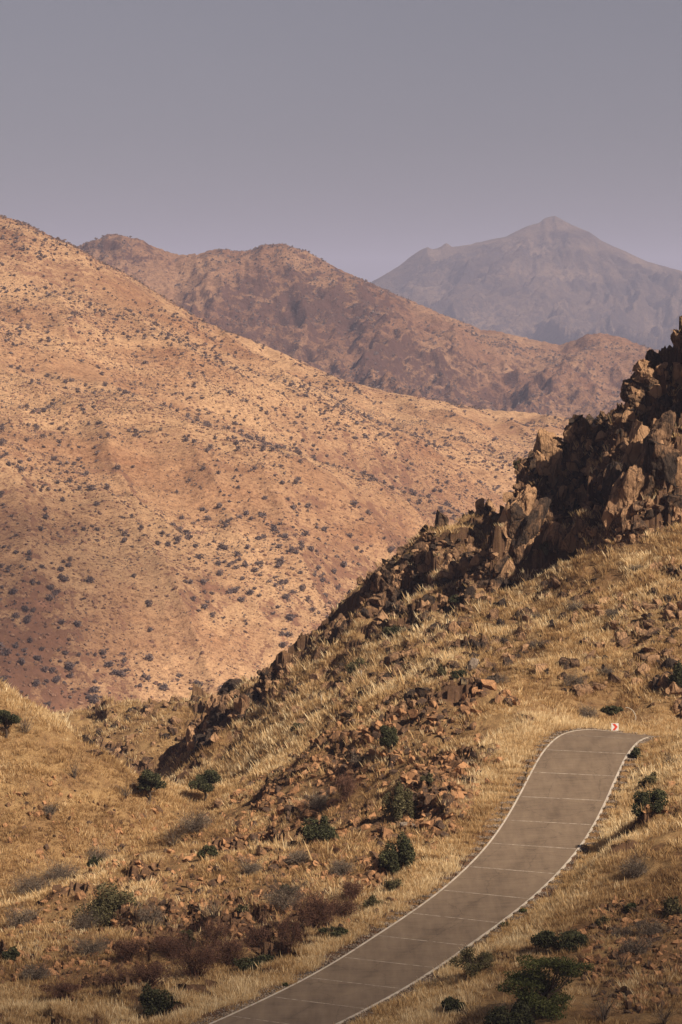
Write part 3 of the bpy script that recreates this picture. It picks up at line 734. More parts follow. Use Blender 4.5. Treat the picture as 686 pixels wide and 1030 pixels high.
OUT = [
 ('dark craggy summit block at the right edge against the hazy mountain', [(686, 345, 22, 16, 8, 3.6, 1.0, 4), (700, 375, 26, 25, 10, 4.0, 1.3, 4), (686, 328, 6, 6, 2, 1.8, 1.0, 4)]),
 ('broad lumpy boulder shoulder just left of the summit block', [(650, 372, 18, 14, 9, 3.0, 0.9, 4), (640, 396, 20, 14, 10, 2.8, 0.9, 4), (655, 390, 24, 20, 14, 1.6, 0.9, 3)]),
 ('dark buttress under the lumpy shoulder with a shaded face', [(660, 425, 22, 16, 12, 3.4, 1.3, 4), (628, 420, 12, 12, 8, 2.2, 1.1, 4)]),
 ('pointed pale orange tower on the skyline above the orange slab', [(578, 446, 12, 10, 6, 2.0, 1.5, 4), (598, 446, 14, 10, 7, 1.7, 1.1, 3)]),
 ('tall smooth orange slab standing lit by the sun', [(552, 478, 7, 12, 4, 3.4, 2.0, 4), (540, 468, 9, 12, 5, 2.4, 1.4, 4)]),
 ('jumbled rubble shelf between the slab and the big dark wall', [(600, 470, 32, 22, 36, 1.5, 0.9, 3), (585, 500, 25, 20, 24, 1.6, 1.1, 3), (630, 450, 25, 14, 22, 1.5, 0.8, 3)]),
 ('big dark vertical wall right of the rubble shelf', [(660, 480, 26, 24, 13, 4.2, 1.8, 4), (628, 515, 20, 22, 12, 3.4, 1.8, 4), (680, 520, 14, 14, 7, 2.8, 1.3, 4)]),
 ('dark ribbed cliff dropping to the golden slope below the orange slab', [(520, 540, 14, 26, 12, 3.6, 1.9, 4), (550, 535, 18, 20, 12, 3.0, 1.7, 4), (582, 545, 20, 14, 12, 2.4, 1.3, 4), (506, 578, 8, 12, 7, 2.2, 1.4, 3)]),
 ('low rocky step on the skyline left of the orange slab', [(508, 497, 14, 8, 9, 2.0, 1.1, 3), (488, 508, 12, 7, 8, 1.6, 1.0, 3)]),
 ('square tooth of rock with a flat dark face on the skyline', [(447, 530, 10, 10, 6, 2.8, 1.6, 4), (430, 535, 8, 10, 6, 2.2, 1.3, 4), (468, 522, 12, 8, 8, 1.7, 1.0, 3)]),
 ('broken brown blocks in the middle of the ridge below the tooth', [(460, 580, 20, 20, 16, 2.3, 1.2, 4), (440, 610, 18, 16, 14, 2.0, 1.1, 3), (480, 555, 12, 16, 9, 2.2, 1.3, 3)]),
 ('dark blunt knob on the skyline halfway down the ridge', [(385, 588, 12, 10, 9, 2.6, 1.2, 4), (405, 575, 12, 10, 9, 1.8, 1.0, 3)]),
 ('line of tilted blocks below the blunt knob', [(400, 620, 22, 12, 16, 2.0, 1.0, 3), (380, 640, 16, 12, 12, 1.7, 1.0, 3), (425, 600, 16, 14, 12, 1.8, 1.1, 3)]),
 ('small rocky lump on the lower skyline of the ridge', [(345, 636, 14, 8, 9, 2.0, 1.0, 3), (330, 648, 12, 8, 8, 1.6, 0.9, 3), (362, 622, 8, 7, 5, 1.6, 1.0, 3)]),
 ('low dark rocks near the bottom end of the ridge crest', [(280, 676, 18, 7, 11, 1.7, 0.9, 3), (255, 684, 10, 6, 6, 1.5, 0.9, 3)]),
 ('steep brown bluff with a deep shadow at the bottom end of the ridge', [(228, 700, 8, 10, 6, 3.4, 1.5, 4), (220, 725, 10, 16, 9, 3.2, 1.6, 4), (205, 752, 12, 14, 9, 2.8, 1.3, 4), (245, 715, 10, 12, 8, 2.2, 1.1, 3)]),
 ('second bluff with shaded foot between the low rocks and the gully', [(268, 706, 10, 10, 7, 2.4, 1.3, 4), (300, 690, 12, 8, 7, 1.8, 1.0, 3)]),
 ('broken rocks along the crest of the far low spur', [(185, 709, 22, 6, 12, 1.9, 1.0, 3), (145, 718, 18, 6, 11, 2.0, 1.0, 3), (105, 728, 12, 8, 8, 2.3, 1.2, 3)]),
 ('rocky hump on the knoll crest beside the top of the road', [(487, 694, 14, 7, 8, 1.5, 1.1, 3), (510, 704, 14, 7, 9, 1.2, 1.0, 3), (470, 706, 10, 8, 7, 1.1, 1.0, 3)]),
 ('orange stony spine running down the left edge of the knoll', [(300, 752, 16, 10, 18, 0.9, 0.9, 3), (275, 775, 16, 12, 22, 0.9, 0.9, 3), (245, 800, 16, 12, 20, 1.0, 0.9, 3), (222, 812, 8, 10, 10, 1.0, 0.9, 3)]),
 ('dark stepped rocks at the right edge above the road crest', [(670, 690, 16, 12, 10, 1.7, 1.1, 3), (660, 660, 14, 8, 7, 1.3, 1.0, 3), (684, 715, 10, 8, 5, 1.4, 1.0, 3)]),
 ('shaded rock step high on the golden slope at the right edge', [(676, 575, 16, 8, 9, 1.6, 1.0, 3), (655, 585, 10, 5, 5, 1.0, 0.9, 3)]),
 ('shaded ledge of rock on the right edge of the golden slope', [(676, 612, 13, 8, 8, 1.5, 1.0, 3)]),
 ('small dark rock cluster in the middle of the golden slope', [(575, 645, 9, 5, 5, 1.3, 1.0, 3), (612, 650, 14, 6, 7, 1.0, 0.9, 3)]),
 ('dark rock pair on the golden slope under the ribbed cliff', [(552, 595, 8, 4, 4, 1.2, 0.8, 3), (524, 618, 9, 4, 5, 1.0, 0.8, 3)]),
 ('low dark rock on the golden slope left of the right edge ledge', [(646, 612, 9, 4, 5, 1.2, 0.9, 3)]),
 ('flat tilted slabs low on the golden slope above the knoll', [(515, 610, 5, 3, 3, 1.0, 0.7, 3), (440, 655, 14, 5, 8, 1.1, 0.8, 3), (405, 668, 10, 5, 6, 1.1, 0.8, 3)]),
 ('red and orange rock pile on the grassy bank at left edge of the bottom', [(18, 968, 12, 8, 8, 0.9, 0.9, 3), (40, 975, 14, 6, 9, 0.6, 0.9, 3)]),
 ('shadowed rocks on the grassy left slope', [(30, 800, 6, 4, 4, 0.9, 0.9, 3), (38, 820, 9, 4, 6, 0.7, 0.8, 3)]),
]
rub_set = (18, 19, 27, 28)
for i, (lab, bl) in enumerate(OUT):
    outcrop(lab, bl, 900+i, 'rubble' if i in rub_set else 'crag')

# ------------------------------------------------------------------ loose boulders
def in_ell(u, v, e): return ((u-e[0])/e[2])**2+((v-e[1])/e[3])**2 < 1
def sample_px(n, ells):
    """random ground points whose picture falls in the weighted ellipses"""
    out = []
    w = [e[4] for e in ells]
    while len(out) < n:
        e = random.choices(ells, w)[0]
        a = random.uniform(0, 6.283); q = math.sqrt(random.random())
        u, v = e[0]+e[2]*q*math.cos(a), e[1]+e[3]*q*math.sin(a)
        out.append((u, v, e[5]))
    return out
KN = [(300, 860, 120, 60, 2.2, 0), (430, 760, 75, 58, 4, 0), (350, 750, 60, 35, 3, 0), (300, 790, 55, 40, 2, 0), (440, 800, 40, 45, 5, 0), (400, 850, 70, 30, 1, 0), (270, 850, 60, 30, 1, 0)]
CR = [(600, 480, 90, 70, 3, 1), (440, 590, 80, 50, 3, 1), (660, 640, 45, 70, 1.2, 1), (580, 640, 80, 60, 1.3, 1), (450, 660, 70, 30, 1.6, 1), (380, 690, 60, 25, 1.0, 1), (300, 700, 70, 30, 1.2, 1), (150, 740, 70, 30, 1, 1)]
LW = [(270, 870, 190, 70, 5, 2), (120, 930, 130, 60, 3, 2), (60, 960, 90, 50, 2, 2), (330, 900, 70, 40, 1, 2), (640, 960, 60, 60, 3, 2), (70, 830, 80, 50, 0.8, 2), (250, 920, 90, 40, 1, 2), (660, 780, 30, 40, 1, 2)]
cand = sample_px(5600, KN)+sample_px(5200, CR)+sample_px(9000, LW)
pts, szs, grp = [], [], []
for (u, v, g) in cand:
    if u < -40 or u > 730 or v > 1060: continue
    p = hit(u, v)
    if p.y > 420: continue
    bd, _, _ = road_dist(np.array([p.x]), np.array([p.y]))
    if bd[0] < 4.6: continue
    s = (0.12+0.88*random.random()**5)*{0: 0.66, 1: 0.95, 2: 0.45}[g]
    pts.append(p[:]); szs.append(s); grp.append(g)
pts = np.array(pts); szs = np.array(szs); grp = np.array(grp)
order = np.argsort(-szs/pts[:, 1])
top, rest = order[:285], order[285:]
bm_lib = {}
for mk in ('rubble', 'crag'):
    for k in range(10):
        v, f = ROCK3[k]
        bm_lib[mk, k] = np_mesh('boulder', v, f, M[mk], {'rnd': np.full(len(v), (k*0.37) % 1)})
LABS = {0: ('orange brown stone lying in the rubble of the knoll left of the road', 'rubble stones on the knoll'),
        1: ('brown boulder lying loose on the slope below the crags', 'boulders below the crags'),
        2: ('small weathered stone lying in the dry grass of the lower slopes', 'stones in the lower grass')}
for i in top:
    o = bpy.data.objects.new('boulder', bm_lib['crag' if grp[i] == 1 else 'rubble', random.randrange(10)])
    COL.objects.link(o); s = szs[i]
    o.location = (pts[i][0], pts[i][1], pts[i][2]+s*0.12)
    o.scale = (s*random.uniform(0.7, 1.15), s*random.uniform(0.7, 1.1), s*random.uniform(0.5, 0.9))
    o.rotation_euler = (random.uniform(-0.6, 0.6), random.uniform(-0.6, 0.6), random.uniform(0, 6.28))
    tag(o, LABS[grp[i]][0], 'boulder', LABS[grp[i]][1])
# one that stands out: pale grey block on the slope
p = hit(475, 672)
o = link('boulder', np_mesh('boulder', *ROCK3[3], M['greyrock'], {'rnd': np.full(len(ROCK3[3][0]), 0.6)}), None, (p.x, p.y, p.z+0.35))
o.scale = (0.6, 0.5, 0.75); o.rotation_euler = (0.2, 0.7, 0.3)
tag(o, 'pale grey squarish boulder standing alone on the slope above the knoll', 'boulder')
p = hit(410, 832)
o = link('boulder', np_mesh('boulder', *ROCK3[5], M['greyrock'], {'rnd': np.full(len(ROCK3[5][0]), 0.8)}), None, (p.x, p.y, p.z+0.1))
o.scale = (1.0, 0.6, 0.35); tag(o, 'flat pale slab lying at the foot of the knoll rubble', 'boulder')
n = len(rest); g_ = grp[rest]
sc = szs[rest][:, None]*rng.uniform(0.4, 1.15, (n, 3)); po = pts[rest].copy(); po[:, 2] += szs[rest]*0.08
R_ = rots(n)
for mk, sel in (('rubble', g_ != 1), ('crag', g_ == 1)):
    v, f, a = batch(ROCK2, po[sel], sc[sel], R_[sel], rng.random(sel.sum()))
    o = link('loose_rubble', np_mesh('loose_rubble', v, f, M[mk], {'rnd': a}))
    tag(o, 'countless small orange stones strewn over the knoll and lower grass' if mk == 'rubble' else 'countless small dark stones strewn below the crags', 'rubble', None, 'stuff')

# gravel along the road edges
gp = []
for k in range(19000):
    s = random.uniform(S0, S1); side = random.choice((-1, 1)); off = side*(HALF+0.02+abs(random.gauss(0, 0.6)))
    x = np.interp(s, S, CL[:, 0])+np.interp(s, S, Rt[:, 0])*off; y = np.interp(s, S, CL[:, 1])+np.interp(s, S, Rt[:, 1])*off
    gp.append((x, y))
gp = np.array(gp); gz = near_h(gp[:, 0], gp[:, 1]); vis = (gp[:, 1] > 150)
gp = gp[vis]; gz = gz[vis]; n = len(gp)
v, f, a = batch(ROCK1, np.column_stack([gp, gz+0.02]), rng.uniform(0.02, 0.075, (n, 3))*[1, 1, 0.7], rots(n), rng.random(n))
tag(link('roadside_gravel', np_mesh('roadside_gravel', v, f, M['greyrock'], {'rnd': a})), 'loose gravel along both edges of the road', 'gravel', None, 'stuff')

# ------------------------------------------------------------------ grass
def tuft(nb, h, spread, lean, w, seed):
    r = np.random.default_rng(seed); V, Fc, A = [], [], []
    for k in range(nb):
        a = r.uniform(0, 6.283); q = spread*math.sqrt(r.random()); hh = h*r.uniform(0.55, 1.1); l = lean*r.uniform(0.3, 1.3)*hh
        b = np.array([q*math.cos(a), q*math.sin(a), -0.04]); t = b+np.array([l*math.cos(a+r.normal()*0.5), l*math.sin(a+r.normal()*0.5), hh])
        s = r.uniform(0, 6.283); sd = np.array([math.cos(s), math.sin(s), 0])*w*r.uniform(0.6, 1.3)
        mdl = (b*0.45+t*0.55)+np.array([0, 0, 0.06*hh])
        i = len(V); V += [b-sd*0.6, b+sd*0.6, mdl+sd*0.5, mdl-sd*0.5, t]
        Fc += [(i, i+1, i+2), (i, i+2, i+3), (i+3, i+2, i+4)]
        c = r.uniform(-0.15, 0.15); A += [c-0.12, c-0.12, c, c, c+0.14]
    return np.array(V), np.array(Fc), np.array(A)
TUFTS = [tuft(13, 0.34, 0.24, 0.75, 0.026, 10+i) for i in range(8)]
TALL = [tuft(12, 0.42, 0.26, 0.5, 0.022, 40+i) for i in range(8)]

def grass_field(name, label, protos, ncand, dmin, dmax, keep, smin, smax, bias):
    u = rng.uniform(-70, 756, ncand); d = np.sqrt(rng.uniform(dmin**2, dmax**2, ncand))
    x = (u-U0)/F*d
    z = near_h(x, d)
    v = V0-z/d*F
    ok = visible(x, d, z, NEAR, 10) & (v < 1050)
    bd, bz, bs = road_dist(x, d)
    ok &= keep(u, v, x, d, z, bd, bs, rng.random(ncand))
    x, d, z, u, v = x[ok], d[ok], z[ok], u[ok], v[ok]; n = len(x)
    patch = fbm2(x, d, 5.0, 3, 91)
    rnd = np.clip(0.47+bias+0.14*smooth(250, 268, d)+0.5*patch+rng.normal(0, 0.19, n), 0, 1)
    s = rng.uniform(smin, smax, n)*(1+0.25*patch)*(1+0.35*smooth(255, 285, d))*np.exp(rng.normal(0, 0.28, n))
    ang = rng.uniform(0, 6.283, n); R = np.zeros((n, 3, 3)); R[:, 0, 0] = np.cos(ang); R[:, 0, 1] = -np.sin(ang); R[:, 1, 0] = np.sin(ang); R[:, 1, 1] = np.cos(ang); R[:, 2, 2] = 1
    V, Fc, A = batch(protos, np.column_stack([x, d, z]), s[:, None]*np.ones((1, 3)), R, rnd)
    print(name, n, 'tufts')
    return tag(link(name, np_mesh(name, V, Fc, M['grass'], {'rnd': A})), label, 'grass', None, 'stuff')

KNE = KN[1:5]
def keep_slope(u, v, x, d, z, bd, bs, r):
    n = fbm2(x, d, 3.0, 4, 95); b = fbm2(x, d, 16.0, 3, 96)
    dens = np.clip(0.34+2.2*n+0.6*b, 0.02, 1)
    kn = np.zeros_like(u)
    cr, lg = crag_mask(x, d, u, v)
    dens *= (1-0.8*lg)*(1-0.8*cr)
    for e in KNE: kn = np.maximum(kn, np.clip(1.6-1.6*(((u-e[0])/e[2])**2+((v-e[1])/e[3])**2), 0, 1))
    dens *= 1-0.45*kn
    dens = np.where(d > 325, dens*0.5, dens)
    dens = dens+0.3*smooth(215, 185, u)*smooth(230, 238, d)*smooth(272, 266, d)
    dens = np.where((d > 255) & (d < 315), dens*1.5+0.14*(cr < 0.2), dens)
    return (bd > 4.9) & (r < dens)
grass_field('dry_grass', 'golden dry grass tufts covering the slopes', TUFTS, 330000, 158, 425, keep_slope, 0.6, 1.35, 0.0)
def keep_verge(u, v, x, d, z, bd, bs, r):
    w = np.where(bs < 0, smooth(9.5, 5, bd), smooth(12, 5.5, bd))
    low = smooth(985, 1008, v)*(u < 330)
    n = fbm2(x, d, 2.5, 3, 98)
    return (bd > HALF+1.0+1.0*fbm2(x, d, 1.6, 3, 99)) & (r < np.maximum(w, low)*(0.75+0.5*n))
grass_field('roadside_grass', 'taller pale grass along the road verges', TALL, 420000, 155, 250, keep_verge, 0.5, 1.0, 0.24)

# ------------------------------------------------------------------ bushes and trees
def tube(acc, pts, r0, r1, seg=5, rnd=0.5):
    pts = np.array(pts, float); n = len(pts)
    t = np.gradient(pts, axis=0); t /= np.linalg.norm(t, axis=1)[:, None]+1e-9
    up = np.array([0.3, 0.9, 0.1]); vs = []
    for i in range(n):
        a = np.cross(t[i], up); a /= np.linalg.norm(a)+1e-9; b = np.cross(t[i], a); r = r0+(r1-r0)*i/(n-1)
        for k in range(seg):
            q = 6.283*k/seg; vs.append(pts[i]+r*(a*math.cos(q)+b*math.sin(q)))
    f = []
    for i in range(n-1):
        for k in range(seg):
            a0, a1 = i*seg+k, i*seg+(k+1) % seg; f += [(a0, a1, a1+seg), (a0, a1+seg, a0+seg)]
    acc.add(np.array(vs), np.array(f), rnd)

def leaves(acc, centres, radii, n, size, r, aspect=0.55, dark_under=True):
    """n small leaf faces spread through the volume of the clumps"""
    centres = np.array(centres); radii = np.array(radii)
    w = radii.prod(1)**(2/3); k = r.choice(len(centres), n, p=w/w.sum())
    d = r.normal(size=(n, 3)); d /= np.linalg.norm(d, axis=1)[:, None]
    q = r.uniform(0.25, 1.0, n)**0.45*(1+0.12*r.normal(size=n))
    p = centres[k]+d*q[:, None]*radii[k]
    a = r.normal(size=(n, 3)); a /= np.linalg.norm(a, axis=1)[:, None]
    b = np.cross(a, r.normal(size=(n, 3))); b /= np.linalg.norm(b, axis=1)[:, None]
    s = size*r.uniform(0.6, 1.4, n)[:, None]
    v = np.stack([p-a*s, p+b*s*aspect, p+a*s, p-b*s*aspect], 1).reshape(-1, 3)
    i = np.arange(n)*4
    f = np.concatenate([np.stack([i, i+1, i+2], 1), np.stack([i, i+2, i+3], 1)])
    clump = r.random(len(centres))
    c = np.clip(0.5+0.5*(clump[k]-0.5)+0.25*r.normal(size=n), 0, 1)
    acc.add(v, f, np.repeat(c, 4))

def twigs(acc, n, w, h, r, base_spread=0.15, droop=0.0, gen=3, thick=0.022):
    """bare branching twigs as thin blades"""
    V, Fc, A = [], [], []
    def blade(p, q, t0, t1, c):
        sd = np.cross(q-p, r.normal(size=3)); sd /= np.linalg.norm(sd)+1e-9
        i = len(V); V.extend([p-sd*t0, p+sd*t0, q+sd*t1, q-sd*t1]); Fc.extend([(i, i+1, i+2), (i, i+2, i+3)]); A.extend([c]*4)
    for k in range(n):
        a = r.uniform(0, 6.283); e = r.uniform(0.15, 1.0)
        dirv = np.array([math.cos(a)*w*0.5*e, math.sin(a)*w*0.5*e, h*r.uniform(0.45, 1.0)*math.sqrt(max(0.1, 1-0.6*e*e))])
        p = np.array([r.normal()*base_spread*w*0.4, r.normal()*base_spread*w*0.4, -0.05]); c = r.random()
        tips = [(p, dirv*0.5)]
        for g in range(gen):
            nt_ = []
            for (p0, dv) in tips:
                q = p0+dv; blade(p0, q, thick/(1+g), thick*0.6/(1+g), c)
                for _ in range(2 if g == 0 else 3):
                    nt_.append((q, dv*0.62+r.normal(size=3)*np.linalg.norm(dv)*0.38))
            tips = nt_
    acc.add(np.array(V), np.array(Fc), np.array(A))

BUSHROOT = []
def bush(kind, u, v, wpx, hpx, label, cat='bush', seed=0, group=None):
    """u,v = foot of the plant in the picture; size in photo pixels at its distance"""
    r = np.random.default_rng(seed+int(u)*7+int(v)); rd = random.Random(seed+int(u)*13+int(v))
    p = hit(u, v); s = p.y/F; W, H = wpx*s, hpx*s
    nm = {'round': 'green_bush', 'low': 'green_bush', 'acacia': 'acacia_tree', 'olive': 'olive_bush', 'flat': 'flat_topped_bush', 'bare': 'bare_shrub', 'grey': 'grey_shrub', 'red': 'reddish_shrub', 'tree': 'small_tree', 'fluffy': 'feathery_bush'}[kind]
    root = empty(nm, p); tag(root, label, cat, group)
    fo, st = Acc(), Acc()
    if kind in ('round', 'low', 'olive', 'flat', 'fluffy'):
        nc = 16 if kind != 'flat' else 24
        cs, rs = [], []
        for k in range(nc):
            a = rd.uniform(0, 6.283); q = math.sqrt(rd.random())
            zz = rd.uniform(0.15, 0.9)*H*(1-0.55*q*q)
            cs.append((W*0.42*q*math.cos(a), W*0.34*q*math.sin(a), zz)); k_ = rd.uniform(0.09, 0.22)
            rs.append((W*k_, W*k_*0.9, H*rd.uniform(0.16, 0.3)))
        mat = {'round': 'green', 'low': 'green', 'olive': 'olive', 'flat': 'olive', 'fluffy': 'olive'}[kind]
        n = int(min(9000, 900+W*H*(900 if kind in ('round', 'low') else 560)))
        leaves(fo, cs, rs, n, 0.085 if kind != 'fluffy' else 0.11, r, 0.5 if kind != 'fluffy' else 0.2)
        for c_ in cs[:9]:
            b = np.array([rd.gauss(0, 0.06)*W, rd.gauss(0, 0.05)*W, -0.1]); c_ = np.array(c_)
            tube(st, [b, b*0.6+c_*0.35+[0, 0, 0.1*H], c_], 0.035+0.01*W, 0.012, 4, rd.random())
        if kind in ('olive', 'fluffy', 'flat'): twigs(st, 14, W, H*1.05, r, 0.1, gen=3)
        link('foliage', fo.mesh('foliage', M[mat]), root); link('stems', st.mesh('stems', M['bark']), root)
    elif kind in ('bare', 'grey', 'red'):
        mat = {'bare': 'grey', 'grey': 'grey', 'red': 'red'}[kind]
        n = int({'bare': 26, 'grey': 60, 'red': 75}[kind]*max(0.7, min(2.6, W/2.0)))
        twigs(fo, n, W*0.95, H*0.95, r, 0.22 if kind != 'bare' else 0.06, gen=3, thick=0.02)
        if kind == 'grey':
            cs = [(W*0.36*rd.uniform(-1, 1), W*0.3*rd.uniform(-1, 1), H*rd.uniform(0.2, 0.6)) for _ in range(12)]
            leaves(fo, cs, [(W*0.2, W*0.18, H*0.3)]*12, int(900+W*H*380), 0.055, r, 0.3)
        if kind == 'red':
            cs = [(W*0.36*rd.uniform(-1, 1), W*0.3*rd.uniform(-1, 1), H*rd.uniform(0.35, 0.75)) for _ in range(14)]
            leaves(fo, cs, [(W*0.16, W*0.15, H*0.2)]*14, int(900+W*H*420), 0.055, r, 0.3)
        for k in range(6):
            a = rd.uniform(0, 6.28)
            tube(st, [(0, 0, -0.1), (W*0.1*math.cos(a), W*0.1*math.sin(a), H*0.3), (W*0.28*math.cos(a+.2), W*0.28*math.sin(a+.2), H*0.65)], 0.05, 0.012, 4, rd.random())
        link('twigs', fo.mesh('twigs', M[mat]), root); link('stems', st.mesh('stems', M['bark']), root)
    else:   # acacia / small tree: trunk, limbs, layered pads
        lay = kind == 'acacia'
        cs, rs = [], []
        trunk = np.array([(0, 0, -0.2), (0.03*W, 0, H*0.18), (-0.02*W, 0.02*W, H*0.38)])
        tube(st, trunk, 0.05*H, 0.03*H, 7, 0.4)
        nb = 22 if lay else 10
        for k in range(nb):
            a = 6.283*k/nb+rd.uniform(-0.3, 0.3); q = rd.uniform(0.3, 1.0); zz = H*(rd.uniform(0.12, 0.92) if lay else rd.uniform(0.42, 0.86))
            reach = 0.42*W*q*(1.0 if lay else 0.8)*math.sqrt(max(0.2, 1-((zz/H-0.5)/0.62)**2))
            e = np.array([reach*math.cos(a), reach*math.sin(a)*0.85, zz])
            tube(st, [trunk[1]*0.5+trunk[2]*0.5, e*0.55+[0, 0, H*0.05], e], 0.022*H, 0.007*H, 5, 0.6)
            for j in range(3):
                cc = e+np.array([rd.uniform(-0.1, 0.1)*W, rd.uniform(-0.1, 0.1)*W, rd.uniform(-0.03, 0.05)*H])
                cs.append(cc); k_ = rd.uniform(0.10, 0.17)
                rs.append((W*k_, W*k_, H*(0.055 if lay else 0.13)))
        if lay:
            for k in range(16): cs.append((W*rd.uniform(-.25, .25), W*rd.uniform(-.25, .25), H*rd.uniform(0.45, 0.9))); rs.append((W*0.13, W*0.12, H*0.07))
        leaves(fo, cs, rs, int(min(20000, 2000+W*H*800)), 0.075, r, 0.45)
        link('crown', fo.mesh('crown', M['acacia' if lay else 'green']), root)
        link('trunk', st.mesh('trunk', M['bark']), root)
    return root

